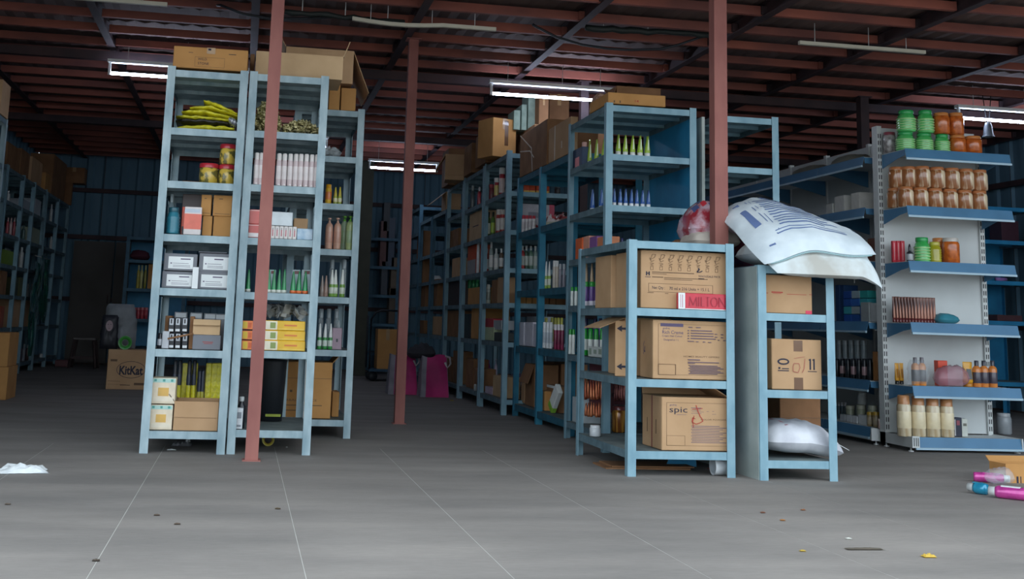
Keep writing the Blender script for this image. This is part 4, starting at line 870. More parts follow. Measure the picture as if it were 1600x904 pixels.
o = obj('red_sack', sack_mesh(sack_surface(WX(1180, 6.6, 1.4), 6.56, 1.108, .42, .24, .36, 0, 12), 20, 14), mat('dark_red_bag', '8c3348', .5, scale=8, col2='4b4668')); tag(o, 'dark red and violet sack showing behind the printed white sack', 'sack')
o = obj('brown_heap', sack_mesh(sack_surface(WX(1050, 6.75, 1.25), 6.6, 1.216, .13, .12, .07, 0, 13), 12, 10), BROWN3); tag(o, 'small brown paper bag on top of the waist high rack', 'bag')
o = obj('clear_film', MB().slab([(WX(1066, 6.5, 1.22), 6.3, 1.217), (WX(1095, 6.3, 1.22), 6.2, 1.217), (WX(1100, 6.3, 1.3), 6.4, 1.25), (WX(1085, 6.5, 1.25), 6.5, 1.24)], .002), POLY); tag(o, 'loose clear film on top of the waist high rack', 'film')

# ------------------------------------------------------------ tall blue rack
def YX(px, x, z):      # depth of the point at x and height z that shows in column px
    a, b = 5.0, 18.0; s = 1 if proj((x, 18.0, z))[0] > proj((x, 5.0, z))[0] else -1
    for _ in range(40):
        m = (a+b)/2
        if s*(proj((x, m, z))[0]-px) < 0: a = m
        else: b = m
    return (a+b)/2
def sv(kind, px, wpx, pytop, x, z, desc, cols, **k):
    y = YX(px, x, z+.05); vessel(kind, px, wpx, pytop, y, z, desc, cols, x=x, **k)
def sp(px0, px1, pytop, x, z, desc, col, depth=.15, rz=0, name='packet_box', cat='box', prints=(), **k):
    """box whose left face lies at x, seen from columns px0 (far end) to px1 (near end)"""
    ya, yb = sorted((YX(px0, x, z+.05), YX(px1, x, z+.05))); h = ZT((px0+px1)/2, pytop, (ya+yb)/2)-z
    return carton(0, 0, 0, ya, z, max(.03, yb-ya), desc, col if not isinstance(col, str) else flat(col, .5), name, False, x=(x, x+depth) if x > 0 else (x-depth, x), h=h, cat=cat, seam=False, prints=prints, **k)
LIME = 'a8c93c'
for px in (966, 977, 988.5, 1000, 1011.5): vessel('tubeside', px, 8.6, 210+(px-966)*.06, 7.02, 1.843, 'lime tube(s) along the front of the tall blue rack', (LIME, 'eef0ee', 'e4ecc8'), 'squeeze_tube', 'tube')
for i, px in enumerate((940, 935, 930.5, 926)): vessel('tubeside', px, 7.6, 216+i*.8, 7.1+.16*i, 1.843, 'lime tube(s) in the receding group, tall blue rack', (LIME, 'eef0ee', 'e4ecc8'), 'squeeze_tube', 'tube', x=2.29)
pack(919, 923, 222, 7.68, 1.843, .03, 'pale pink packet behind the receding lime tubes', 'd9a79c', x=(2.27, 2.30))
t = sp(895, 909, 232, 2.235, 1.843, 'navy and pink packet at the back left corner of the tall blue rack', '2c3f5c', depth=.05); obj('label_panel', MB().box(-.0262, -.025, -.05, .05, .0, .07), flat('e88a8f'), t)
for px in (969, 977.5, 986.5, 995, 1004, 1013): vessel('tubeside', px, 7.2, 295+(px-969)*.05, 7.02, 1.518, 'blue tube(s) along the front of the tall blue rack', ('2f5fa8', 'e9ecef', '6f92c4'), 'squeeze_tube', 'tube')
vessel('tubeside', 959.5, 7.2, 294, 7.02, 1.518, 'blue tube half hidden by the front left leg of the tall blue rack', ('2f5fa8', 'e9ecef', '6f92c4'), 'squeeze_tube', 'tube')
for i, px in enumerate((939, 932.5, 924)): vessel('tubeside', px, 8, 294+i*.8, 7.1+.2*i, 1.518, 'blue tube(s) in the receding group, tall blue rack', ('2f5fa8', 'e9ecef', '6f92c4'), 'squeeze_tube', 'tube', x=2.29+.0*i)
Z = 1.206
sp(899, 909, 372, 2.24, Z, 'small orange carton at the back left of the fourth shelf, tall blue rack', 'e2672e', depth=.08)
for i, (a, b, c) in enumerate(((909, 920, 'e2a088'), (921, 932, '8c5a9c'), (933, 945, 'e08a5c'))):
    sp(a, b, 369+i*.3, 2.25, Z, 'bright carton(s) with violet and salmon print under the tall tubes', c, depth=.1, prints=[('panel', .1, .1, .9, .4, flat('7a4a90'))])
for px in (962, 972, 984): vessel('bottle', px, 7, 372, 7.2, Z, 'dark bottle top(s) just above the waist high rack', ('4b4f8c', '3b3f70'))
Z = .892
for px in (916, 924.5, 933, 941): sv('conering', px, 8.6, 411, 2.275, Z, 'violet bottle(s) with gold cone cap and green neck', ('6a4a92', 'b79c7c', 'e2dce8', '2fa03c'), name='cone_bottle')
for px in (894, 900): sv('tall', px, 5.2, 448, 2.238, Z, 'slim white bottle(s) with green cap by rear leg', ('e6ebe6', '2fa03c'))
Z = .564
for px in (914, 922.5, 931.5, 941): sv('tall', px, 8, 513, 2.275, Z, 'green bottle(s) with white front label behind the kraft flap', ('1f9c34', '24a63a', 'e6ece6'))
for px in (959, 968): vessel('tall', px, 8, 517, 7.05, Z, 'green bottle(s) between the tall rack leg and the arrow carton', ('1f9c34', '24a63a', 'e6ece6'))
sp(919, 941, 541, 2.225, Z, 'white printed tray front before the green bottles', 'dfe4e0', depth=.01, prints=[('barsl', [(.08, .2, .25, .8), (.4, .3, .6, .7), (.75, .3, .95, .8)], flat('9fb0a0'))])
for px in (915, 930, 938): sv('tall', px, 7, 497, 2.36, Z, 'dark violet bottle(s) behind the green bottles', ('54408a', '2e2c4c'))
for px in (891, 896): sv('tall', px, 5.5, 514, 2.238, Z, 'green capped white bottle(s) low at the rack corner', ('e6ebe6', '2fa03c'))
sp(894, 905, 620, 2.25, .117, 'pale grey box low at the back left of the tall blue rack', 'b4bcc0')
# boxes on its top
carton(929, 940, 146, 7.0, 2.172, .4, 'open kraft carton on top of the tall blue rack', BROWN2, tape=False, x=(WX(950, 7.0, 2.2), WX(1040, 7.0, 2.2)), h=ZT(1000, 147, 7.0)-2.172, prints=[('text', '14', .45, .25, .3, INKR, .08), ('bars', [(.1, .1, .12, .3), (.2, .1, .22, .3)], INKB)])
t = carton(912, 936, 139, 7.55, 2.172, .25, 'torn open carton at the back of the tall blue rack top', BROWN3, tape=False, top_open=True, x=(2.47, 2.79), h=ZT(925, 137, 7.62)-2.16, flaps=[('l', 160, .05), ('b', 60, .06)])
o = obj('netted_bag', sack_mesh(sack_surface(2.39, 7.66, 2.172, .13, .22, .20, 0, 21), 12, 10), mat('beige_netting', 'd9b49a', .7, scale=40, col2='a97c68', lo=.45, hi=.55)); tag(o, 'beige netted bag standing left of the torn open carton', 'bag')

# ------------------------------------------------------------ teal rack and what stands on it
t = carton(0, 0, 0, 8.05, 2.0, .62, 'kraft carton nearest the tall blue rack on top of the teal rack', BROWN, x=(2.285, WX(903, 8.05, 2.1)), h=ZT(885, 181, 8.05)-2.0, tm=TAPE, prints=[('barsl', [(.28, .0, .31, 1), (.6, .25, .63, .45)], mat('white_tape', 'd9cbb6', .4))])
carton(0, 0, 0, 8.71, 1.998, .9, 'long kraft carton with diagonal white cord on top of the teal rack', BROWN3, x=(2.28, 2.70), h=.365, prints=[('polyl', q, MATS['white_tape']) for q in stroke([(.0, 1.0), (.45, .55), (.5, .0)], .012)+stroke([(.0, .62), (.4, .5), (.55, .3)], .012)])
Z = 1.523
heap(2.40, 2.65, 9.05, 9.5, Z, .08, 60, mat('red_white_wraps', 'e8dcdc', .3, scale=20, col2='b8333c', lo=.45, hi=.55, coat=.4), 'heap of red and white pouches on the upper shelf of the teal rack', 'pouch_heap', 'pouches', .10)
for i, px in enumerate((818, 823, 828.5, 834)): sv('tall', px, 6, 336+i*.3, 2.31, Z, 'white bottle(s) with red cap on the teal rack', ('e9e4e4', 'c23a48', 'd9d0d2'))
for i, (px, c) in enumerate(((857, 'b9c08a'), (866, '8f8a54'), (873, 'c9c8b0'))):
    o = obj('flat_packet', bevelled(-.07, .07, -.11, .11, 0, .02+.008*i, .006), flat(c), loc=(2.42, YX(px, 2.42, 1.55), Z), rz=.3*i); tag(o, 'flat pale packet(s) lying high on the teal rack', 'packet')
Z = 1.035
for px, c in ((853, '8fb83c'), (858, '9fc24a')): sv('cone', px, 5.5, 408, 2.33, Z, 'slim green white bottle(s) standing together on the teal rack', (c, 'eceeea', 'e6ecd8'), name='cone_bottle')
for px, c in ((866, 'd9cfc4'), (870, 'cdbfae')): sv('tall', px, 5.5, 407, 2.33, Z, 'cream bottle(s) beside the slim green white bottles, teal rack', (c, 'e6e6e4'))
for px in (875, 881): sv('tall', px, 5, 412, 2.33, Z, 'greyish slim bottle(s) near the tall blue rack leg, teal rack', ('8e8a96', 'b4b8bc'))
Z = .58
for a, b, tp in ((811, 818, 503), (820, 832, 503), (833, 840, 506)): sp(a, b, tp, 2.31, Z, 'white lilac carton(s) on the fourth shelf of the teal rack', 'dedbe6', prints=[], depth=.12)
for px in (845.5, 850.5, 855.5, 860.5): sv('tall', px, 5.4, 503, 2.32, Z, 'white bottle(s) in a row on the teal rack', ('e2e5e8', 'eceef0', 'b9c2cc'))
for px in (868, 873, 878.5): sv('tall', px, 5.4, 507, 2.31, Z, 'maroon bottle(s) with white top on the teal rack', ('8c1f4c', 'e6e0e4', '7a1940'))
for i, px in enumerate((848, 853, 862, 867, 872, 877)): sv('tall', px, 4.8, 496, 2.48, Z, 'yellow topped bottle(s) in the back line of the teal rack', ('dfe0d8', 'c9c24a', 'c8c86c'))
sp(822, 838, 494, 2.50, Z, 'pale grey carton behind the lilac cartons, teal rack', 'b9c0c8')
Z = .106
sp(820, 834, 568, 2.33, Z, 'brown carton with hanging flap at the far end of the teal rack floor shelf', BROWN3, depth=.2, flaps=[('l', 160, .16)])
sp(814, 819, 598, 2.36, Z, 'small pale carton at the far left of the teal rack floor shelf', BROWN)
sp(846, 876, 566, 2.55, Z, 'wide brown carton at the back of the teal rack floor shelf', BROWN3, depth=.22, prints=[('barsl', [(.0, .44, 1, .46)], INKB)])
sp(843, 851, 610, 2.33, Z, 'small brown carton with white sticker on the teal rack floor shelf', BROWN2, depth=.12, prints=[('barsl', [(.3, .55, .6, .8)], WHITE)])
sp(854, 872, 602, 2.38, Z, 'squat grey brown carton on the teal rack floor shelf', BROWN3, depth=.12, prints=[('barsl', [(.0, .9, 1, 1.0)], WHITE)])
o = obj('sleeve', bevelled(-.02, .02, -.045, .045, 0, .22, .006), flat('e4e7e4'), loc=(2.32, YX(862, 2.32, .15), .14)); o.rotation_euler = (.75, .0, .1); tag(o, 'white and green sleeve leaning on the teal rack floor shelf', 'sleeve'); obj('end_band', bevelled(-.021, .021, -.046, .046, -.001, .055, .006), flat('8cc03c'), o)

# ------------------------------------------------------------ middle row beyond: shelves full of goods
where = {1: 'first rack beyond the teal rack', 2: 'second rack beyond the teal rack', 3: 'third rack beyond the teal rack', 4: 'rack beside the pink bags'}
def far(px0, px1, tp, z, what, col, n=1, x=2.23, **k):
    sp(px0, px1, tp, x, z, what+', '+where[n], col, **k)
# first rack, near end faces the viewer between the teal posts
for i, a in enumerate((819, 828, 838, 850)): pack(a, a+8.6, 289+i*.2, 9.72, 1.887, .12, 'orange carton(s) with yellow foot seen through the teal rack', 'e2562a', bands=[(0, 0, 1, .3, 'e8b85c'), (.1, .35, .9, .45, 'c9401f')])
vessel('petjar', 871, 9, 292, 9.8, 1.887, 'small grey jar right of the orange cartons', ('5c5a5c', 'a9adb0'), 'jar', 'jar')
pack(815, 866, 319, 9.72, 1.552, .2, 'long pale carton with crimson right end, seen through the teal rack', 'b0acb4', bands=[(.84, 0, 1, 1, 'c43458'), (.2, .5, .6, .7, '7f7d8a')])
for px, c in ((816, 'c23c3c'), (822, '3b5a4a'), (829, '5c7f6a'), (836, '8fa39c')): vessel('bottle', px, 7, 384, 9.75, 1.227, 'bottle(s) on the fourth shelf seen through the far teal bay', (c, 'cfd4d2', 'b8c0b8'))
pack(808, 813, 403, 9.69, 1.227, .05, 'crimson packet with white streak seen through the far teal bay', 'c2404c', bands=[(.1, .5, .6, .9, 'e6e0e0')])
for a, b in ((812, 822), (823, 831), (832, 840)): carton(a, b, 457, 9.75, .932, .2, 'amber kraft carton(s) seen through the far teal bay', BROWN2, tape=False)
for a, b in ((849, 858), (859, 868), (869, 884)): carton(a, b, 459, 9.75, .932, .2, 'dull amber carton(s) seen through the near teal bay', BROWN3, tape=False)
Zs = dict(zip(range(6), RLV))
# bay one
sv('jar', 784, 9, 262, 2.26, Zs[5]+.002, 'round red tin with white lid on the sixth shelf, first rack beyond the teal rack', ('b83340', 'e0dcd8', 'e2c9c4'), name='tin', cat='tin')
sv('jar', 776, 8, 278, 2.24, Zs[5]+.002, 'white lidded red jar on the sixth shelf, first rack beyond the teal rack', ('a82f38', 'e9e6e0', 'd9c06c'), name='jar', cat='jar')
sv('jar', 768, 8, 288, 2.24, Zs[5]+.002, 'small dark red jar on the sixth shelf, first rack beyond the teal rack', ('7c2830', 'b54a50'), name='jar', cat='jar')
sv('jar', 797, 10, 264, 2.22, Zs[5]+.002, 'red and yellow jar with white lid just behind the teal post', ('c23a34', 'c9c6c0', 'e2a83c'), name='jar', cat='jar') if False else None
for px, c, l_ in ((763, '3f5a1f', 'e6ead8'), (770, '4f7a24', 'a9c23c')): sv('bottle', px, 6.6, 331, 2.25, Zs[4]+.002, 'dark green oil bottle(s) seen beyond the teal rack', (c, '22301a', l_))
for px in (779, 785): sv('jar', px, 8, 327, 2.25, Zs[4]+.002, 'red jar(s) with cream lid beyond the teal rack', ('c23a34', 'dcd4c8', 'e6ddd4'), name='jar', cat='jar')
for px, c, d_ in ((760, 'c0392f', 'red white'), (767, '9aa7a4', 'clear'), (775, 'd0d4d0', 'white'), (783, '6f5a48', 'brown')): sv('bottle', px, 7, 388 if px != 767 else 378, 2.25, Zs[3]+.002, '%s bottle on the fourth shelf, first rack beyond the teal rack' % d_, (c, 'd9d9d5', 'e6e2de'))
sv('tall', 757, 6, 448, 2.25, Zs[2]+.002, 'white bottle on the third shelf, first rack beyond the teal rack', ('dfe2e2', 'e9ecec', 'b0b4b4'))
sv('tall', 763, 7, 444, 2.25, Zs[2]+.002, 'grey white canister on the third shelf, first rack beyond the teal rack', ('b9beb4', 'd9dcd4', '8f9486'))
far(768, 776, 437, Zs[2]+.002, 'brown carton left of a pair on the third shelf', BROWN3); far(777, 786, 433, Zs[2]+.002, 'brown carton right of a pair on the third shelf', BROWN)
far(758, 771, 511, Zs[1]+.002, 'green and white carton', 'c3cfa4'); far(772, 785, 519, Zs[1]+.002, 'dark carton', '3f4444')
sp(758, 770, 497, 2.24, Zs[1]+.12, 'bright red carton lying on the green and white one, first rack beyond the teal rack', 'c22f3c'); sp(771, 783, 500, 2.24, Zs[1]+.10, 'pale carton beside the bright red one, first rack beyond the teal rack', 'b9bcc0')
far(770, 786, 587, Zs[0]+.002, 'square kraft carton on the lowest shelf', BROWN4)
far(758, 769, 604, Zs[0]+.002, 'pinkish white carton on the lowest shelf', 'c9b4c4')
for px, c in ((763, '9c2f7c'), (774, 'c9bcd4')): sv('pump', px, 5, 562 if px < 770 else 560, 2.42, Zs[0]+.002, 'violet pump bottle(s) behind the square kraft carton', (c, c))
heap(2.42, 2.6, 10.2, 10.5, Zs[0]+.004, .17, 60, mat('violet_wraps', 'b7a9c0', .3, scale=20, col2='5a4a70', coat=.4), 'heap of shiny violet grey wraps on the lowest shelf, first rack beyond the teal rack', 'wrap_heap', 'wraps', .08)
# bay two
sv('bottle', 748.5, 6, 292, 2.25, Zs[5]+.002, 'bright red bottle on the sixth shelf, second rack beyond the teal rack', ('c22f3c', 'd9cfd0')); sv('bottle', 738, 7, 290, 2.25, Zs[5]+.002, 'clear dark bottle on the sixth shelf, second rack beyond the teal rack', ('4a4f50', 'b4b8b4'))
far(733, 751, 331, Zs[4]+.002, 'upright kraft carton', BROWN4, 2, prints=[('barsl', [(.3, .5, .8, .53)], INK)])
far(730, 743, 383, Zs[3]+.002, 'orange red carton with white foot', 'd0552c', 2, prints=[('barsl', [(0, .0, 1, .5)], flat('a9a4a4'))]); sv('tall', 746.5, 5, 378, 2.24, Zs[3]+.002, 'tall white bottle on the fourth shelf, second rack beyond the teal rack', ('dfe2e4', 'e4e7e9'))
far(731, 751, 449, Zs[2]+.002, 'kraft carton below green tins', BROWN2, 2)
for px in (734, 740, 746): sv('jar', px, 5.5, 437, 2.29, ZT(741, 449, YX(741, 2.23, .95))+.003, 'small green tin(s) on the kraft carton', ('2f9c5a', '3fae6a'), name='tin', cat='tin')
far(736, 748, 481, Zs[1]+.002, 'tall orange brown carton', BROWN2, 2, depth=.3); far(725, 734, 490, Zs[1]+.002, 'tall dark carton', '23282c', 2)
far(728, 739, 560, Zs[0]+.002, 'brown carton left of a stack', BROWN3, 2); far(740, 750, 575, Zs[0]+.002, 'brown carton right of a stack', BROWN3, 2); sv('petjar', 743, 5, 600, 2.20, Zs[0]+.002, 'small white jar at the front of the lowest shelf, second rack beyond the teal rack', ('aeb6b8', 'd4d8d8'), name='jar', cat='jar')
# bay three
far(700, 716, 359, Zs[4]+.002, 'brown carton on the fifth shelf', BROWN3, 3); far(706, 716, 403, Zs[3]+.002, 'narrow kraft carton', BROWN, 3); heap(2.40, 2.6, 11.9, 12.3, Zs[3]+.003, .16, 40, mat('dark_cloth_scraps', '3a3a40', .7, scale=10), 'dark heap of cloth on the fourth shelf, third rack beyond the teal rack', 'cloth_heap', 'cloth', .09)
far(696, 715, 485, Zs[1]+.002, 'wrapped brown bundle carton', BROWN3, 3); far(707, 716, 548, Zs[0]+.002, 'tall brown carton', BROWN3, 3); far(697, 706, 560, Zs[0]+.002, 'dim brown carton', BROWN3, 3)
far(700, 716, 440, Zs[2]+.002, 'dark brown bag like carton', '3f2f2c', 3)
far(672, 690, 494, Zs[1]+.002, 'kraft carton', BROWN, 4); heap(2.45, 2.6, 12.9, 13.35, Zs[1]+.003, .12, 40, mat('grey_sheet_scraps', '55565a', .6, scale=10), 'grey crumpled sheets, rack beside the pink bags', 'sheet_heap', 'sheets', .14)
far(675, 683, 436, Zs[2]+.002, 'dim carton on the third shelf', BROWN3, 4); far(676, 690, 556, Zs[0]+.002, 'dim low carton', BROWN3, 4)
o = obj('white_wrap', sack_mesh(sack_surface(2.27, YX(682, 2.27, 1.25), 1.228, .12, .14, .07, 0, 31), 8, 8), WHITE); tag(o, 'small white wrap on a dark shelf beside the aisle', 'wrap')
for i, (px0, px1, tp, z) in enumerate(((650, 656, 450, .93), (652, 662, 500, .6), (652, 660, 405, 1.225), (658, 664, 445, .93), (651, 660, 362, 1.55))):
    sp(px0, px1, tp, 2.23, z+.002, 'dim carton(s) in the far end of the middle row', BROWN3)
# cartons on the tops
o = carton(0, 0, 0, 10.1, 2.242, .26, 'amber carton standing askew on the middle row top', BROWN2, rz=.35, x=(2.08, 2.33), h=ZT(770, 188, 10.1)-2.217, prints=[('bars', [(.5, .3, .66, .95)], TAPED)])
carton(0, 0, 0, 9.68, 2.242, .24, 'brown carton right of the amber one on the middle row top', BROWN3, x=(2.42, 2.76), h=ZT(800, 192, 9.7)-2.242)
carton(0, 0, 0, 10.5, 2.242, .5, 'dark side turned carton on the middle row top behind the amber one', BROWN3, x=(2.16, 2.7), h=.31)
z3 = ZT(800, 192, 9.7)+.004
for a, b, tp in ((803, 813, 172), (815, 823, 163), (825, 839, 146)): carton(a, b, tp, 10.1, 2.501, .25, 'pale green white carton(s) stacked high under the lit tube', mat('pale_green_carton', '9fb0a0', .7, scale=8, col2='7c8f80'), tape=False)
carton(842, 857, 150, 9.95, 2.5, .3, 'dim brown carton left of the dark roof post on the middle row', BROWN3); carton(858, 889, 147, 10.2, 2.5, .3, 'dim brown carton behind the dark roof post on the middle row', BROWN3)
carton(800, 892, 190, 9.95, 2.242, .46, 'wide brown carton below the pale green white cartons', BROWN3, x=(2.44, 3.2), h=.256)
carton(699, 728, 241, 11.76, 2.217, .3, 'open kraft carton tilted on the middle row top', BROWN, rz=-.15, tape=False, top_open=True, flaps=[('l', 150, .2), ('f', 176, .22)])
carton(700, 735, 220, 12.2, 2.217, .4, 'tall kraft carton behind the tilted one on the middle row top', BROWN3, h=.40, x=(2.1, 2.6))
carton(697, 720, 292, 12.76, 2.003, .3, 'kraft carton low beside the distant tube', BROWN, tape=False, h=.2, top_open=True, flaps=[('l', 130, .22), ('f', 178, .16)])
carton(728, 746, 219, 11.2, 2.232, .4, 'dark brown carton left of the amber carton, middle row top', BROWN3, x=(2.16, 2.6), h=.3)

# ------------------------------------------------------------ pink bags, trolley and back of the aisle
PINK = mat('magenta_fabric', 'b8256e', .7, scale=5, col2='98205c', bump=.1); GR = mat('grey_bag_side', '8b8690', .7, bump=.2, scale=9)
def bag(pxa, pxb, tp, y, desc, lean=0):
    xa, xb = WX(pxa, y, .05), WX(pxb, y, .05); h = ZT((pxa+pxb)/2, tp, y); w = xb-xa
    t = thing('shopping_bag', desc, 'bag', ((xa+xb)/2, y+.12, 0), 'magenta fabric bags'); X = w/2
    def side(s, m, name, u0, u1):
        v = []; f = []; n = 8
        for i in range(n+1):
            u = u0+(u1-u0)*i/n
            for j in range(n+1):
                q = j/n; x = (-X+u*w)*(1-.16*q); v.append((x, s*(.12*(1-.5*q)+.012*math.sin(u*7+q*5)), q*h*(1-.04*math.sin(u*6))))
        for i in range(n):
            for j in range(n):
                a = i*(n+1)+j; q_ = (a, a+n+1, a+n+2, a+1); f.append(q_ if s < 0 else q_[::-1])
        obj(name, MB().add(v, f, True), m, t)
    side(-1, PINK, 'front_panel', .18, 1); side(-1, GR, 'gusset', 0, .18); side(1, PINK, 'back_panel', 0, 1)
    b = MB().slab([(-X, .12, 0), (-X, -.12, 0), (-X*.84, -.06, h), (-X*.84, .06, h)], .004); b.slab([(X, -.12, 0), (X, .12, 0), (X*.84, .06, h), (X*.84, -.06, h)], .004); obj('gusset', b, GR, t)
    obj('base', MB().box(-X, X, -.115, .115, .001, .006), PINK, t)
    obj('handle', MB().tube([(X*.75, -.07, h), (X*1.02, -.11, h*.97), (X*1.08, -.12, h*.82), (X*.85, -.12, h*.72), (X*.7, -.1, h*.85)], .011), mat('pale_handle', 'bdb4b4', .7), t)
    return t, h
b1, h1 = bag(607, 652, 553, 12.05, 'magenta fabric bag half behind the middle aisle post'); b2, h2 = bag(657, 701, 556, 11.75, 'magenta fabric bag with grey side right of the aisle post')
o = obj('dark_cloth_bundle', sack_mesh(sack_surface(WX(655, 11.95, .4)+.02, 11.97, h2-.03, .30, .2, .13, 0, 33, wr=.05), 18, 12), mat('charcoal_cloth', '33323a', .8, bump=.3)); tag(o, 'crumpled charcoal cloth lying on the magenta bags', 'cloth')
t = thing('hand_trolley', 'dark trolley with blue base carrying a brown carton by the aisle post', 'trolley', (WX(597, 14.6, .2), 14.7, 0))
BL = flat('24506c', .5); DK = flat('1d222a', .5)
obj('platform', MB().box(-.17, .26, -.22, .22, .12, .15), BL, t)
hx = -.17; obj('handle', MB().tube([(hx, -.2, .15), (hx, -.2, .75), (hx+.05, -.2, .84), (hx+.12, -.2, .87), (hx+.33, -.2, .87)], .014), DK, t); obj('frame', MB().tube([(hx, .2, .15), (hx, .2, .8)], .014), DK, t)
for x in (-.12, .2):
    for y in (-.16, .16): obj('wheel', MB().lathe([(0, -.015), (.055, -.015), (.06, 0), (.055, .015), (0, .015)], 14, (x, y, .06), 'y'), DK, t)
carton(589, 620, 514, 14.55, .152, .3, 'orange brown carton on the dark trolley', BROWN2)
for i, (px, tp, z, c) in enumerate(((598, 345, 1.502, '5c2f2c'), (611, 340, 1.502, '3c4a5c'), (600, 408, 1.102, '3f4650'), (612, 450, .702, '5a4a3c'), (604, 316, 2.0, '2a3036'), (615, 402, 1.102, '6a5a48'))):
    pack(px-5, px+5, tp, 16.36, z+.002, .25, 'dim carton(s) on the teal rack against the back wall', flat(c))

# ------------------------------------------------------------ left wall row
lw = 'left wall row'
def lf(px0, px1, tp, z, what, col, x=-2.55, depth=.2, **k): sp(px0, px1, tp, x, z+.002, what+', '+lw, col, depth=depth, **k)
def lv_(kind, px, w, tp, z, what, cols, x=-2.56, **k): sv(kind, px, w, tp, x, z+.002, what+', '+lw, cols, **k)
for a, b, tp, c, d_ in ((1, 8, 229, BROWN3, 'brown carton cut by the frame edge on top'), (10, 30, 228, BROWN3, 'wide brown carton on top near the frame edge'), (31, 44, 236, BROWN3, 'dim carton between the top cartons'), (48, 64, 250, BROWN, 'kraft carton with dark mark on top'), (70, 78, 272, BROWN2, 'small orange brown carton on top'), (80, 100, 249, BROWN3, 'large red brown carton on top')):
    lf(a, b, tp, 2.2 if a < 78 else 2.2, d_, c, depth=.3)
carton(0, 8, 120, 7.2, 2.05, .25, 'kraft carton hanging in at the left edge of the frame high up', BROWN4, x=(WX(-30, 7.2, 2.2), WX(7, 7.2, 2.2)), h=.22) if False else None
carton(0, 0, 0, 9.1, 2.207, .3, 'kraft carton high up at the left edge of the frame', BROWN, x=(LXE-.45, LXE-.0), h=ZT(8, 124, 9.1)-2.207)
def ylf(px0, px1, tp, bt, y, what, col):
    z = ZT((px0+px1)/2, bt, y); return z
lf(35, 50, 314, 1.86, 'silver wrapped box', 'a9b0b8'); lf(54, 63, 312, 1.86, 'silver wrapped box with handle', 'b4bac0')
lv_('bottle', 12.5, 6, 298, 1.86, 'white bottle', ('c9ccca', 'dfe1df')); lv_('bottle', 79, 5, 319, 1.86, 'tall white bottle', ('c9ccca', 'dfe1df')); lv_('bottle', 87, 6, 322, 1.86, 'grey bottle', ('6f8088', '98a4a8'))
for px, c in ((11, 'a8404a'), (16, 'c9a8a4'), (21, 'a8404a')): lv_('bottle', px, 5, 340, 1.52, 'red and pale bottle(s)', (c, 'c9a8a4'))
for px in (30, 36): lv_('bottle', px, 6, 352, 1.52, 'dim green bottle(s)', ('3f5f5a', '56706c'))
lf(49, 62, 357, 1.52, 'white and green pouch', 'a4ae96', prints=[]); lv_('bottle', 79, 5, 369, 1.52, 'small white bottle', ('c4c8c6', 'd9dbd9'))
lf(0, 22, 391, 1.2, 'yellow green lettered pack', '7c9c2c', prints=[]); lv_('bottle', 32, 8, 386, 1.2, 'large white bottle', ('b4b8b4', 'c9ccc9'))
for r_ in range(3):
    for c_ in range(4):
        y = YX(3+c_*5, -2.548, 1.3); o = obj('printed_letter_block', MB().box(-2.5478, -2.5465, y-.05, y+.05, 1.225+r_*.055, 1.26+r_*.055), flat('a9b83c')); tag(o, 'yellow print block(s) on the green pack', 'print') if False else None
        bpy.data.objects.remove(o)
heap(-2.80, -2.62, 13.6, 14.1, 1.203, .16, 60, mat('grey_white_wraps', 'b0b6b8', .4, scale=20, col2='4a5054'), 'grey white plastic wraps on the fourth shelf of the left wall row', 'wrap_heap', 'wraps', .09)
lf(0, 9, 423, .88, 'brown carton', BROWN3); lf(21, 28, 433, .88, 'black and yellow box left of a pair', '3f4220'); lf(29, 36, 433, .88, 'black and yellow box right of a pair', '5c5a24'); 
for px in (43, 49, 54): lv_('bottle', px, 5, 443, .88, 'white grey bottle(s) on the third shelf', ('9aa0a4', 'b4b9bc'))
lf(17, 45, 468, .53, 'square kraft carton with small sticker', BROWN, depth=.3); lf(0, 5, 478, .53, 'orange packet at the frame edge', 'b0583c')
for px, c in ((30, '7c4a54'), (36, '8f949c'), (42, '5a3c3c')): lv_('bottle', px, 6, 530+px*.2, .12, 'dim bottle(s) on the lowest shelf', (c, '9aa0a4'))
lv_('petjar', 64, 6, 552, .12, 'white jar on the lowest shelf', ('c9ccca', 'dfe1df'), name='jar', cat='jar')
carton(0, 18, 573, 10.15, 0, .4, 'lower kraft carton of two stacked on the floor at the left edge', BROWN2, x=(WX(-30, 10.15, .2), WX(12.5, 10.15, .2)), h=ZT(10, 573, 10.15))
carton(0, 18, 520, 10.15, ZT(10, 573, 10.15)+.002, .4, 'upper kraft carton of two stacked on the floor at the left edge', BROWN2, x=(WX(-30, 10.15, .4), WX(13.5, 10.15, .4)), h=ZT(10, 520, 10.15)-ZT(10, 573, 10.15))
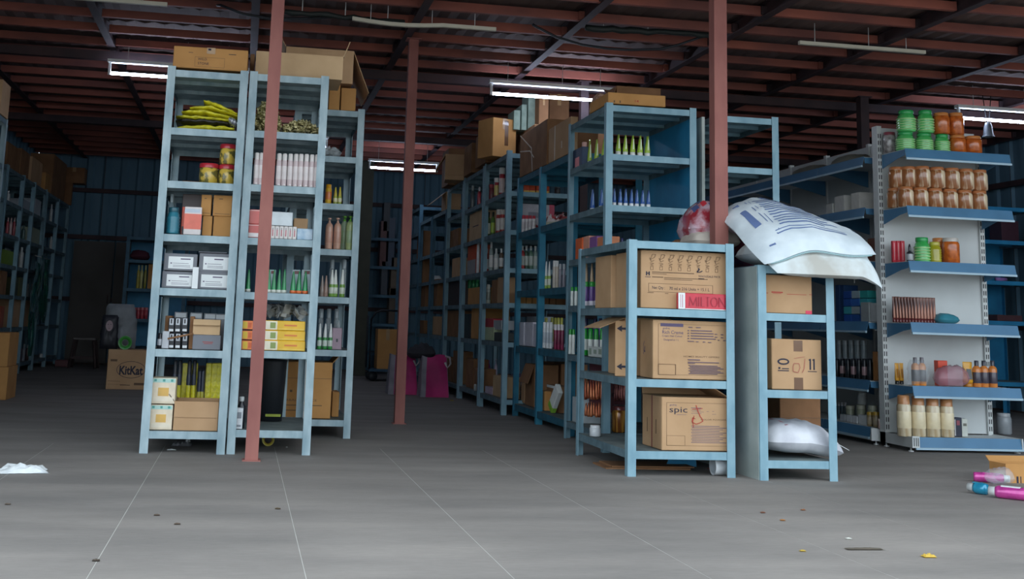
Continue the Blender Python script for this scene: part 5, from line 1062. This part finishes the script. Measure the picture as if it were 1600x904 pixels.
# green hanging strips
t = thing('hanging_strips', 'long bunch of glossy green sachet strips hanging from the left wall racks', 'sachet strips', (-2.44, 14.7, 0))
GS = mat('green_sachet_strip', '2c7a5c', .25, .1, scale=30, col2='0f4034', stretch=(1, 1, .3), lo=.4, hi=.6, coat=.4); GS2 = mat('pale_sachet_strip', '7c949c', .25, .1, scale=30, col2='2f5f58', stretch=(1, 1, .3), lo=.4, hi=.6, coat=.4)
for i in range(16):
    y = -.55+1.15*i/15+random.uniform(-.03, .03); ztp = 1.36+random.uniform(-.12, .12)-.1*abs(i-8)/8; zb = .66+random.uniform(-.12, .1) if i not in (1, 2) else .2; w = .035
    x = random.uniform(-.02, .03); b = MB(); n = 9; P = []
    for k_ in range(n+1): q = k_/n; P.append((x+.015*math.sin(q*7+i), y+(.12*(1-q)*(0-y))+.02*math.sin(q*5+i*2), ztp+(zb-ztp)*q))
    for p_, q_ in zip(P[:-1], P[1:]): b.slab([(p_[0], p_[1]-w, p_[2]), (q_[0], q_[1]-w, q_[2]), (q_[0]+.01, q_[1]+w, q_[2]), (p_[0]+.01, p_[1]+w, p_[2])], .004)
    obj('strip', b, GS if i % 3 else GS2, t)
obj('hook_rod', MB().tube([(.0, -.5, 1.36), (.0, .55, 1.36)], .006), GREYU, t)
carton(111, 134, 276, 16.9, 2.52, .25, 'upper carton of two at the far top end of the left wall row', BROWN3, x=(-2.62, -2.33), h=.22); carton(111, 124, 299, 16.85, 2.202, .1, 'lower carton of two at the far top end of the left wall row', BROWN3, x=(-2.72, -2.48), h=.315, rz=0)
# ------------------------------------------------------------ back left corner
t = carton(164, 226, 546, 11.85, 0, .34, 'large carton with big black oval lettering on the floor left of the racks', BROWN, rz=.08, tape=False, prints=[('text', 'KitKat', .30, .38, .30, INK, .60), ('bars', [(.07, .70, .24, .755), (.04, .20, .35, .21), (.04, .12, .5, .125), (.7, .11, .97, .17), (.35, .1, .6, .12)], INKB)])
zb = ZT(190, 546, 11.85)
ov = [('poly', q, INK) for q in stroke([(.6+.36*math.cos(a*PI/12+.3), .5+.21*math.sin(a*PI/12+.3)) for a in range(25)], .006)]
for _, q, mm in ov:
    X, H, W_ = 0, zb, WX(226, 11.85, .1)-WX(164, 11.85, .1)
    obj('printed_oval', MB().add([(-W_/2+u*W_, -.17-.0012, v*H) for u, v in q], [tuple(range(len(q)))]), INK, t)
f5 = sack_surface(WX(184, 12.0, .7), 12.02, zb+.002, .30, .2, .16, 0, 41)
def upright(cx, cy, z0, w, d, h, seed):
    def f(u, v, s, off=0):
        e = max(0, 1-abs(u)**3.5)**.5*max(0, 1-abs(v)**4)**.5; nn = noise.noise(Vector((u*3+seed, v*3, seed)))
        return (cx+u*w/2*(1-.25*max(0, v)**2)+.02*nn, cy+(-1 if s else 1)*d/2*e*(1+.3*nn), z0+h*(v+1)/2)
    return f
def upm(f, n=14, k=14):
    b = MB(); v = []; fs = []
    for s in (1, 0):
        o = len(v)
        for i in range(n+1):
            for j in range(k+1): v.append(f(-1+2*i/n, -1+2*j/k, s))
        for i in range(n):
            for j in range(k):
                a = o+i*(k+1)+j; q = (a, a+k+1, a+k+2, a+1); fs.append(q if s else q[::-1])
    b.add(v, fs, True); return b
o = obj('grey_sack', upm(upright(WX(185, 12.1, .7)+.02, 12.12, zb+.003, .33, .16, .44, 2)), mat('grey_sack', '8b8f93', .7, scale=8, bump=.2)); tag(o, 'bulging pale grey sack standing on the lettered carton', 'sack')
t = thing('printed_bag', 'dark carrier bag printed with a pale face in a hood, on the lettered carton', 'bag', (WX(172, 11.95, .6), 11.93, zb+.002))
obj('body', upm(upright(0, 0, 0, .17, .07, .33, 6)), flat('22232c', .5), t); 
fc = [(.034*math.cos(a*PI/8), -.043, .225+.052*math.sin(a*PI/8)) for a in range(16)]; obj('printed_face', MB().add(fc, [tuple(range(16))]), flat('a58f92', .6), t)
for x in (-.012, .014): obj('printed_eye', MB().add([(x-.006, -.044, .236), (x+.006, -.044, .236), (x+.006, -.044, .241), (x-.006, -.044, .241)], [(0, 1, 2, 3)]), INK, t)
obj('printed_mouth', MB().add([(-.009, -.044, .196), (.009, -.044, .196), (.009, -.044, .20), (-.009, -.044, .20)], [(0, 1, 2, 3)]), flat('7c4248', .6), t)
roll(191, 533, 11.87, .066, .034, .05, flat('3f9c3c', .3), 'green tape roll standing on the lettered carton', z=zb+.002, core=flat('8fb08c'))
# stool
SX, SY = WX(132, 15.9, .3), 15.95; hs = ZT(132, 527, 15.9)
t = thing('stool', 'dim wooden stool with pale top near the back wall', 'stool', (SX, SY, 0)); WD = mat('dark_wood', '4c3c3a', .7)
obj('seat', bevelled(-.14, .14, -.13, .13, hs-.03, hs, .006), mat('worn_seat', '77706c', .6), t)
for sx in (-1, 1):
    for sy2 in (-1, 1): obj('leg', MB().tube([(sx*.17, sy2*.15, 0), (sx*.12, sy2*.11, hs-.03)], .018, 5), WD, t)
obj('stretcher', MB().box(-.15, .15, -.14, -.125, .12, .15), WD, t); obj('stretcher', MB().box(-.15, .15, .125, .14, .12, .15), WD, t)
o = obj('red_packet', bevelled(-.09, .09, -.07, .07, 0, .09, .01), flat('6a3a3c'), loc=(WX(98, 16.2, .05), 16.2, 0)); tag(o, 'dull red packet on the floor left of the stool', 'packet')
# teal back rack items
Y = 15.65
for px, c in ((215, 'b9a83c'), (220, 'd0c87c'), (226, '8f8a2c')): vessel('bottle', px, 5, 414, Y, 1.052, 'yellow oil bottle(s) on the dim back rack', (c, 'c9c48c'))
carton(228, 243, 404, Y, 1.052, .2, 'kraft carton on the dim back rack left of the tall racks', BROWN2, tape=False, x=(WX(230, Y, 1.1), WX(242, Y, 1.1)), h=.32)
o = obj('maroon_bundle', sack_mesh(sack_surface(WX(217, Y, 1.5), 15.85, 1.423, .26, .2, .13, 0, 51, wr=.02), 12, 10), flat('5a2f3c')); tag(o, 'maroon bundle on the back rack left of the tall racks', 'bundle')
for i, px in enumerate((210, 216, 222, 228)): vessel('jar', px, 6, 480, Y, .662, 'pink red jar(s) on the back rack low shelf', ('c2404c', 'd97c80'), 'jar', 'jar')

# ------------------------------------------------------------ grey gondola shelving
GL = [.093, .43, .853, 1.27, 1.65, 2.05]
GXL, GXR, GY, GF = 4.47, 5.26, 7.62, 7.30
t = thing('end_shelf_unit', 'grey end unit of the gondola with blue shelves, facing the viewer', 'shelf rack', ((GXL+GXR)/2, GY, 0)); cx = (GXL+GXR)/2
def L_(x): return x-cx
def Ly(y): return y-GY
for x, hh in ((GXL, 2.26), (GXR, 2.10)):
    b = MB(); b.box(L_(x)-.018, L_(x)+.018, -.02, .05, .03, hh); up = obj('upright', b, GREYU, t)
    b = MB(); z = .12
    while z < hh-.06:
        for s in (-.008, .008): b.box(L_(x)+s-.0035, L_(x)+s+.0035, -.0208, -.0199, z, z+.032)
        z += .05
    obj('slots', b, DARK, up)
b = MB()
zz = .1
for z0, z1 in ((.10, .42), (.425, .85), (.855, 1.265), (1.27, 1.645), (1.65, 2.04), (2.045, 2.25)):
    obj('back_panel', MB().box(L_(GXL)+.02, L_(GXR)-.02, .0, .018, z0, z1), GREY, t)
for i, z in enumerate(GL):
    b = MB(); x0, x1, y0, y1 = L_(GXL)+.012, L_(GXR)+.03, Ly(GF), -.022
    b.box(x0, x1, y0, y1, z-.003, z)
    sh = obj('shelf', b, GREY if i in (0, 1) else GREY, t)
    lh = .062; bb = MB().slab([(x0, y0-.016, z-lh), (x1, y0-.016, z-lh), (x1, y0, z+.004), (x0, y0, z+.004)], .002); obj('front_lip', bb, GBLUE, sh)
    obj('price_rail', MB().box(x0, x1, y0-.026, y0-.014, z-lh-.014, z-lh), GSTRIP, sh)
    if i:
        for xx in (x0+.002, x1-.032):
            v = [(xx, y1, z-.004), (xx, y0, z-.004), (xx, y0+.005, z-.045), (xx, y0+.09, z-.055), (xx, y1, z-.105)]; v2 = [(q[0]+.003, q[1], q[2]) for q in v]; n = 5
            obj('bracket', MB().add(v+v2, [tuple(range(5))[::-1], tuple(range(5, 10))]+[(k_, (k_+1) % n, n+(k_+1) % n, n+k_) for k_ in range(n)]), GBLUE, sh)
b = MB(); b.box(L_(GXL)-.018, L_(GXL)-.010, Ly(GF)-.02, .06, .03, .10); obj('base_side', b, GREYU, t)
b = MB(); b.box(L_(GXL)-.018, L_(GXL)+.035, Ly(GF)-.03, Ly(GF)-.02, .03, .105); obj('base_end', b, GREYU, t)
b = MB()
for s in (-.006, .010, .024): b.box(L_(GXL)+s-.003, L_(GXL)+s+.003, Ly(GF)-.0308, Ly(GF)-.0299, .04, .095)
obj('slots', b, DARK, t)
obj('base_side', MB().box(L_(GXR)+.01, L_(GXR)+.018, Ly(GF)-.02, .06, .03, .10), GREYU, t)
for x, y in ((GXL, GF+.02), (GXL, GY), (GXR, GF+.02), (GXR, GY)): obj('foot', MB().lathe([(0, 0), (.018, 0), (.018, .008), (.006, .01), (.006, .03), (0, .03)], 10, (L_(x), Ly(y), 0)), GREYU, t)
# long side run of the gondola
SXX, SF = 4.87, 4.43
UY = [7.74, 8.43, 9.12, 9.78, 10.5, 11.2]
GLL = [.115, .44, .853, 1.29, 1.675, 2.05]
t = thing('gondola_run', 'long grey gondola with blue shelves receding behind the low racks', 'shelf rack', (SXX, 9.4, 0))
def R_(x, y): return x-SXX, y-9.4
for y in UY: obj('upright', MB().box(-.02, .02, y-9.4-.018, y-9.4+.018, .02, 2.27), GREYU, t)
for a, b_ in zip(UY[:-1], UY[1:]):
    for z0, z1 in ((.1, .8), (.805, 1.5), (1.505, 2.25)): obj('back_panel', MB().box(-.006, .006, a-9.4+.02, b_-9.4-.02, z0, z1), GREY, t)
    for i, z in enumerate(GLL):
        y0, y1, x0 = a-9.4+.004, b_-9.4-.004, SF-SXX
        sh = obj('shelf', MB().box(x0, -.022, y0, y1, z-.003, z), GREY, t)
        obj('front_lip', MB().slab([(x0-.016, y1, z-.062), (x0-.016, y0, z-.062), (x0, y0, z+.004), (x0, y1, z+.004)], .002), GBLUE, sh)
        obj('price_rail', MB().box(x0-.026, x0-.014, y0, y1, z-.076, z-.062), GSTRIP, sh)
        if i:
            for yy in (y0, y1-.004):
                v = [(-.022, yy, z-.004), (x0, yy, z-.004), (x0+.005, yy, z-.045), (x0+.12, yy, z-.055), (-.022, yy, z-.13)]; v2 = [(q[0], q[1]+.003, q[2]) for q in v]
                obj('bracket', MB().add(v+v2, [tuple(range(5)), tuple(range(5, 10))[::-1]]+[(k_, 5+k_, 5+(k_+1) % 5, (k_+1) % 5) for k_ in range(5)]), GBLUE, sh)
    obj('kick_plate', MB().box(SF-SXX-.005, SF-SXX+.005, a-9.4+.004, b_-9.4-.004, .03, .075), GREYU, t)
obj('base_end', MB().box(SF-SXX-.02, .0, 7.74-9.4-.03, 7.74-9.4-.018, .03, .115), WHITE, t)
for y in UY: obj('foot', MB().lathe([(0, 0), (.018, 0), (.018, .008), (.006, .01), (.006, .03), (0, .03)], 10, (SF-SXX+.03, y-9.4, 0)), GREYU, t)
# goods on the long run
gw = 'long gondola'
def gb(px0, px1, tp, z, what, col, x=4.50, depth=.12, **k): sp(px0, px1, tp, x, z+.002, what, col, depth=depth, **k)
gb(1291, 1301, 318, 1.675, 'small white carton left of three on the long gondola', 'c9c9c2'); gb(1304, 1319, 306, 1.675, 'double white carton in the middle of three on the long gondola', 'd0cec8'); gb(1330, 1343, 301, 1.675, 'upright white carton right of three on the long gondola', 'd4d0c8')
o = obj('folded_polythene', sack_mesh(sack_surface(4.62, YX(1330, 4.62, 2.1), 2.052, .2, .4, .09, 0, 61), 12, 10), mat('olive_clear_wrap', '8a8c80', .3, scale=10)); tag(o, 'folded polythene bundle on the top shelf of the long gondola near the end unit', 'packet')
o = obj('folded_polythene', sack_mesh(sack_surface(4.62, YX(1270, 4.62, 2.1), 2.052, .2, .5, .08, 0, 62), 12, 10), MATS['olive_clear_wrap']); tag(o, 'folded polythene bundle farther back on the top shelf of the long gondola', 'packet')
gb(1336, 1354, 379, 1.29, 'pinkish white carton right of the hanging sack mouth', 'b8a8a8'); gb(1356, 1369, 372, 1.29, 'brown printed carton beside the slotted upright', '6a4030')
Z = .853; k_ = 0
for lo_, tp, cols in ((0, 478, ('1d56a8', '2358a4', '2a5ea0')), (1, 462, ('3fa8b4', 'a9b8bc', '2a62ac')), (2, 448, ('2458a8', '2c66b4', '3fa8b4')), (3, 432, ('1f4fa0', '9fb4bc', '2fa09c'))):
    z = Z+lo_*.058
    n = len(cols)
    for i, c in enumerate(cols):
        a = 1317+i*13; gb(a, a+13, tp, z+.001*lo_, 'blue and teal pack(s) in layer %s from below of the gondola stack' % ('one', 'two', 'three', 'four')[lo_], c) if False else None
        ya, yb = sorted((YX(a, 4.50, z), YX(a+13, 4.50, z)))
        carton(0, 0, 0, ya, z+.002, yb-ya-.004, 'blue teal soap pack(s) in the %s layer, long gondola' % ('lowest', 'second', 'third', 'topmost')[lo_], flat(c), 'soap_pack', False, x=(4.50, 4.62), h=.055, seam=False)
for a in (1306, 1313): gb(a, a+6, 445, Z, 'dark blue green pack(s) half behind the right low rack leg', '1c3f6a')
gb(1345, 1358, 472, Z, 'grey carton beside the soap stack', '9aa0a0', x=4.455, depth=.03); gb(1360, 1371, 473, Z, 'pale carton beside the soap stack near the upright', 'b4b8b8', x=4.46)
for i in range(6): sv('petjar', 1309+i*8, 8, 541, 4.52, .442+.105, 'clear jar(s) stacked on the black bottles', ('b0b8ba', 'c9cfd0'), name='jar', cat='jar') if False else None
for i in range(7): sv('tall', 1308+i*8.6, 8, 560, 4.50, .442, 'black bottle(s) with small red white print on the long gondola', ('1a1d24', '22262e', 'a8888c' if i % 2 else '2a2d34'))
for i in range(5): sv('jar', 1312+i*9.5, 9, 531, 4.62, .442+.124, 'pale clear jar(s) behind and above the black bottles', ('9aa6ac', 'b4bec2'), name='jar', cat='jar')
ya, yb = YX(1362, 4.58, .5), YX(1306, 4.58, .5); carton(0, 0, 0, ya, .442, yb-ya, 'low carton carrying the pale clear jars', flat('4a5258'), 'packet_box', False, x=(4.55, 4.69), h=.122, seam=False)
gb(1364, 1371, 549, .442, 'orange brown carton beside the slotted upright', '9c6a3c', x=4.46)
for i, (a, c) in enumerate(((1312, 'b8bcc0'), (1322, 'd4d6d8'), (1331, 'd4d6d8'))): gb(a, a+8, 647+i, .115, 'small white box(es) with dark mark on the lowest gondola shelf', c, depth=.06)
gb(1341, 1355, 648, .115, 'square white box on the lowest gondola shelf', 'd9dcdc', depth=.06)
for px, tp, c, l_ in ((1329, 633, 'b4b89c', 'c9c9b4'), (1346, 632, 'b4b89c', 'c9c9b4'), (1364, 633, 'b4b89c', 'c9c9b4')): sv('jar', px, 13, tp, 4.60, .117, 'cream tub(s) behind the white boxes on the lowest gondola shelf', (c, l_), name='tub', cat='tub')
for px in (1359.5, 1369): sv('jar', px, 9, 643, 4.50, .117, 'small jar(s) with gold lid on the lowest gondola shelf', ('8f7c58', 'b8922c', 'a89880'), name='jar', cat='jar')
sv('tall', 1347, 13, 622, 4.62, .117+.13, 'white can standing on the cream tub', ('c4c8c8', 'd4d8d8'), name='can', cat='can', h=.09)
for i in range(4): sv('tall', 1306+i*5, 4.2, 628, 4.62, .117, 'slim bottle(s) with white cap on the lowest gondola shelf', ('3f5a68', 'c4c8c8'))
sv('tall', 1374, 4, 654, 4.455, .117, 'small rose bottle at the end of the lowest gondola shelf', ('8f7870', 'b09c94'))
# goods on the end unit
Y = 7.40
GJ = (mat('green_ribbed', '6fd07c', .2, scale=10, col2='3fae58', coat=.6), '2fa858', 'b4e49c'); OJ = (mat('orange_content', 'd9722c', .2, scale=25, col2='a8501f', coat=.6), 'd98a4c')
z = 2.053; gl = 'on the top shelf of the grey end unit'
for px, w in ((1414.5, 27), (1444, 26), (1472, 22)): vessel('ribbed', px, w, 206, Y, z, h=.134, desc='green ribbed jar(s) in the lower layer, end unit', cols=GJ, name='ribbed_jar', cat='jar')
for px, w in ((1496, 23), (1520, 25)): vessel('petjar', px, w, 207, Y, z, h=.134, desc='orange jar(s) in the lower layer, end unit', cols=OJ, name='jar', cat='jar')
zz = z+.136
for px, w in ((1416, 27), (1446, 24)): vessel('ribbed', px, w, 173, Y, zz, 'green ribbed jar(s) in the upper layer, end unit', GJ, 'ribbed_jar', 'jar')
for px, w in ((1471, 23), (1494, 21)): vessel('petjar', px, w, 177, Y+.0, zz, 'orange jar(s) in the upper layer, end unit', OJ, 'jar', 'jar')
vessel('petjar', 1390, 18, 207, 7.54, z, 'clear jar with dark red lid at the left end of the top shelf', (mat('clear_sweets_jar', 'b4b0ae', .2, scale=30, col2='6a6464', coat=.6), '8c4450'), 'jar', 'jar')
DJ = (mat('date_jar', 'ecd6b4', .2, 0, scale=26, col2='9a6038', coat=.8, stretch=(1, 1, .12), lo=.44, hi=.56), 'c07a4c')
z = 1.653; zz = z+.145
for px, dy in ((1399, .10), (1415, 0), (1438, 0), (1461, 0), (1484, 0), (1507, 0), (1530, 0)): vessel('petjar', px, 23, 288, Y+dy, z, 'copper lidded jar(s) in the lower layer, end unit', DJ, 'jar', 'jar', h=.143)
for px, dy in ((1401, .10), (1420, .05), (1441, 0), (1464, 0), (1487, 0), (1509, 0), (1530, .01)): vessel('petjar', px, 23, 256, Y+dy, zz, 'copper lidded jar(s) in the upper layer, end unit', DJ, 'jar', 'jar', h=.150)
for o_ in (): pass
z = 1.273
for i in range(3): pack(1395+i*6.5, 1401+i*6.5, 376, 7.50-.01*i, z, .025, 'bright red pouch(es) with white streak on the end unit', 'c8283c', name='pouch', cat='pouch', bands=[(.3, .1, .5, .9, 'e0a0a4')])
vessel('dropper', 1421.5, 9, 381, Y, z, 'tiny dark dropper bottle between red pouches and green jar', ('2c2e34', '22242a', 'b4b8bc'))
vessel('ribbed', 1441, 23, 371, Y, z, 'green ribbed jar on the third shelf of the end unit', GJ, 'ribbed_jar', 'jar')
vessel('ribbed', 1461, 19, 378, Y-.02, z, 'yellow green ribbed jar on the third shelf of the end unit', (mat('yellow_jar', 'b8b02c', .2, coat=.6), 'c9c04c'), 'ribbed_jar', 'jar')
vessel('petjar', 1486, 24, 372, Y, z, 'orange jar with pale lid right on the third shelf of the end unit', (OJ[0], 'cfc8c0'), 'jar', 'jar'); vessel('petjar', 1468, 20, 372, Y+.11, z, 'orange lidded jar behind the yellow green one', OJ, 'jar', 'jar')
z = .856
for i in range(14):
    px = 1397+i*4.8; vessel('tube', px, 5, 463+.15*i, 7.50-.012*i if i < 8 else 7.41, z, 'copper striped sleeve(s) standing tightly on the end unit', (mat('sleeve_stripe', 'b8806c', .35, scale=12, col2='4a2c2c', stretch=(3, 3, .2), lo=.45, hi=.55), '6a2f30'), 'standing_sleeve', 'sachet')
f6 = sack_surface(WX(1477, Y, .9), Y, z, .17, .12, .07, 0, 71, wr=.012)
o = obj('teal_bag', sack_mesh(f6, 16, 12), flat('3f8a9c', .3)); tag(o, 'crumpled teal bag beside the copper sleeves', 'bag')
z = .433
YB_ = ('e0a02c', '2a2624', 'b87a28')
for px in (1401.5, 1408.5): vessel('tube', px, 6.4, 567, 7.50, z, 'yellow tube(s) with dark cap on the end unit', YB_, 'squeeze_tube', 'tube')
for px in (1430.5, 1441): vessel('bottle', px, 11, 558, Y-.03, z, 'orange bottle(s) with grey cap in clear wrap', ('d98a3c', '6f6a70', '3a3438'), 'bottle')
o = obj('clear_wrap', upm(upright(WX(1430, Y, .5), Y-.03, z+.002, .14, .11, .17, 4), 10, 8), POLY); tag(o, 'clear plastic wrap around two orange bottles on the end unit', 'wrap')
pack(1466, 1481, 563, Y+.02, z, .05, 'orange red carton behind the tinted bag on the end unit', 'd9482c')
vessel('tube', 1512, 14, 565, Y-.01, z, 'wide yellow tube with dark round print on the end unit', ('dda024', 'b87820', '2c2a30'), 'squeeze_tube', 'tube')
for px in (1526.5, 1538, 1551.5): vessel('bottle', px, 12, 563, Y-.02, z, 'amber bottle(s) with dark cap on the end unit', (mat('amber_bottle', 'd98c48', .25, col2='c87430', coat=.4), '3a3a44', '4a4450'), 'bottle')
f7 = sack_surface(WX(1482, Y, .5), Y-.03, z+.001, .25, .10, .14, 0, 77, wr=.03, droop=lambda u, v: -.0)
o = obj('tinted_bag', sack_mesh(f7, 18, 12), mat('tinted_polythene', 'c08a98', .25, scale=10, alpha=.5, coat=.4)); tag(o, 'rose tinted polythene bag lying on the fifth shelf of the end unit', 'bag')
z = .096
CB = (mat('cream_bottle', 'e6dcc2', .25, scale=14, col2='b8a07c', coat=.5, stretch=(2, 2, .2)), 'c48a5c', 'ecdcb8')
for px in (1413, 1435.5, 1458, 1480): vessel('tall', px, 19.5, 617+(px-1413)*.06, Y-.03, z, 'cream bottle(s) with copper cap on the end unit', CB, 'bottle')
o = obj('printed_flower', MB().lathe([(0, 0), (.015, .0)], 10, (WX(1458, 7.3, .2), 0, .2), 'y'), flat('c9602c')); bpy.data.objects.remove(o)
pack(1491, 1503, 652, Y, z, .05, 'dark navy packet on the lowest shelf of the end unit', '23283c', bands=[(.05, .05, .15, .9, 'd4d0d0'), (.3, .6, .7, .85, '8f4450')])
pack(1503, 1512, 654, Y, z, .05, 'small white packet beside the navy packet', 'c9ccc4', bands=[(.2, .6, .8, .75, '6a6a60')])
# dim things right of the end unit
z = .353
yq = onz(1570, 678, 0).y
vessel('petjar', 1569, 20, 645, yq, 0, 'white tub on the floor beyond the right edge of the end unit', ('b4babf', 'c4c9cc'), 'tub', 'tub') 
o = obj('violet_roll', MB().lathe([(0, -.06), (.02, -.06), (.02, .06), (0, .06)], 12, (WX(1574, 10.7, 1.34), 10.8, 1.375), 'x'), flat('b48ad0', .4)); tag(o, 'glossy violet roll on the dark right hand rack', 'roll')
pack(1565, 1592, 345, 10.75, 1.763, .2, 'dull maroon carton on the dark right hand rack', '4c2f3a')
o = obj('leaning_rod', MB().tube([at(1556, 491, 8.4), at(1602, 512, 8.3)], .03), flat('6a4444')); tag(o, 'red brown rod crossing behind the end unit at the right edge', 'rod')
bpy.data.objects.remove(o); REG.pop()
pack(1558, 1597, 492, 10.75, .953, .25, 'red brown bundle on the dark right hand rack', '5c3c40')
t = thing('hanging_bell', '', 'bell'); REG.pop(); bpy.data.objects.remove(t)
bx, bz = WX(1545, 9.24, 2.5), ZT(1545, 214, 9.24)
o = thing('pendant_lamp', 'small grey bell shaped pendant hanging before the right tube', 'lamp', (bx, 9.24, bz)); obj('shade', MB().lathe([(.055, 0), (.045, .02), (.034, .1), (.024, .13), (.0, .135)], 14), flat('5c636b'), o)
for s in (-.03, .03): obj('cord', MB().tube([(s*.3, 0, .12), (s*1.4, 0, 2.935-bz)], .004), DARK, o)
0 and tag(o, 'small grey bell shaped shade hanging before the right tube', 'shade')

# ------------------------------------------------------------ wrapped rolls and box on the floor at the right
PK = mat('pink_foil_tube', 'd24aa0', .2, .2, scale=20, col2='a83484', coat=.6); BLU = mat('blue_foil_tube', '2c9cc0', .2, .2, scale=20, col2='1f7a9c', coat=.6)
def can(pa, pb, r, m, desc, z=0):
    a, b_ = onz(*pa, r+z), onz(*pb, r+z); d = (b_-a).normalized(); L = (b_-a).length
    t = thing('spray_can', desc, 'spray can', (a.x, a.y, 0), rz=math.atan2(d.y, d.x))
    obj('body', MB().lathe([(0, .03), (r*.8, .03), (r, .045), (r, L-.01), (r*.9, L), (0, L)], 16, (0, 0, r+z), 'x'), m, t)
    obj('cap', MB().lathe([(0, 0), (r*.7, 0), (r*.75, .035), (r*.7, .04)], 14, (0, 0, r+z), 'x'), GREYU, t)
    obj('label', MB().box(L*.3, L*.75, -r*.45, r*.45, 2*r+z-.004, 2*r+z+.001), WHITE if 'nearest' in desc else m, t); return t
can((1545, 766), (1612, 773), .030, PK, 'glossy pink can lying nearest the viewer at the right edge')
can((1513, 760), (1542, 764), .028, BLU, 'glossy blue can lying left of the pink one on the floor')
can((1578, 748), (1521, 744), .026, PK, 'glossy pink can lying behind the blue one')
o = obj('clear_film', sack_mesh(sack_surface(onz(1562, 757, 0).x, onz(1560, 757, 0).y, .003, .14, .10, .085, 0, 81, wr=.02), 12, 10), POLY); tag(o, 'loose clear film between the glossy cans on the floor', 'film')
p = onz(1594, 760, 0)
t = carton(0, 0, 0, p.y+.14, 0, .14, 'small open kraft carton on the floor at the right edge behind the cans', BROWN2, x=(p.x+.02, p.x+.3), h=.10, tape=False, top_open=True, flaps=[('b', 50, .04)], prints=[('bars', [(.22, .0, .26, .35), (.3, .0, .32, .35)], INK)])

# ------------------------------------------------------------ labels: alike things are told apart by their order across the photograph
def finish():
    ordn = ['', 'second', 'third', 'fourth', 'fifth', 'sixth', 'seventh', 'eighth', 'ninth', 'tenth', 'eleventh', 'twelfth', 'thirteenth', 'fourteenth', 'fifteenth', 'sixteenth', 'seventeenth', 'eighteenth', 'nineteenth', 'twentieth']
    by = {}
    for o, d, g in REG: by.setdefault(d, []).append((o, g))
    for d, L in by.items():
        if len(L) == 1 and '(' not in d:
            L[0][0]['label'] = d
        else:
            one = d.replace('(s)', '').replace('(es)', ''); many = d.replace('(s)', 's').replace('(es)', 'es')
            if len(L) == 1: L[0][0]['label'] = one
            else:
                L.sort(key=lambda q: proj(q[0].matrix_world.translation if False else pos(q[0]))[0])
                for i, (o, g) in enumerate(L):
                    w = 'leftmost of the ' if i == 0 else 'rightmost of the ' if i == len(L)-1 else ordn[i]+' from left of the '
                    o['label'] = w+many; o['group'] = g or many
        for o, g in L:
            if g: o['group'] = g
            if len(o['label'].split()) > 16: print('LONG', o['label'])
def pos(o):
    if o.type == 'EMPTY': return o.location
    v = [Vector(x) for x in o.bound_box]; return o.location+sum(v, Vector())/8
finish()
print('things', len(REG), 'objects', len(bpy.data.objects))
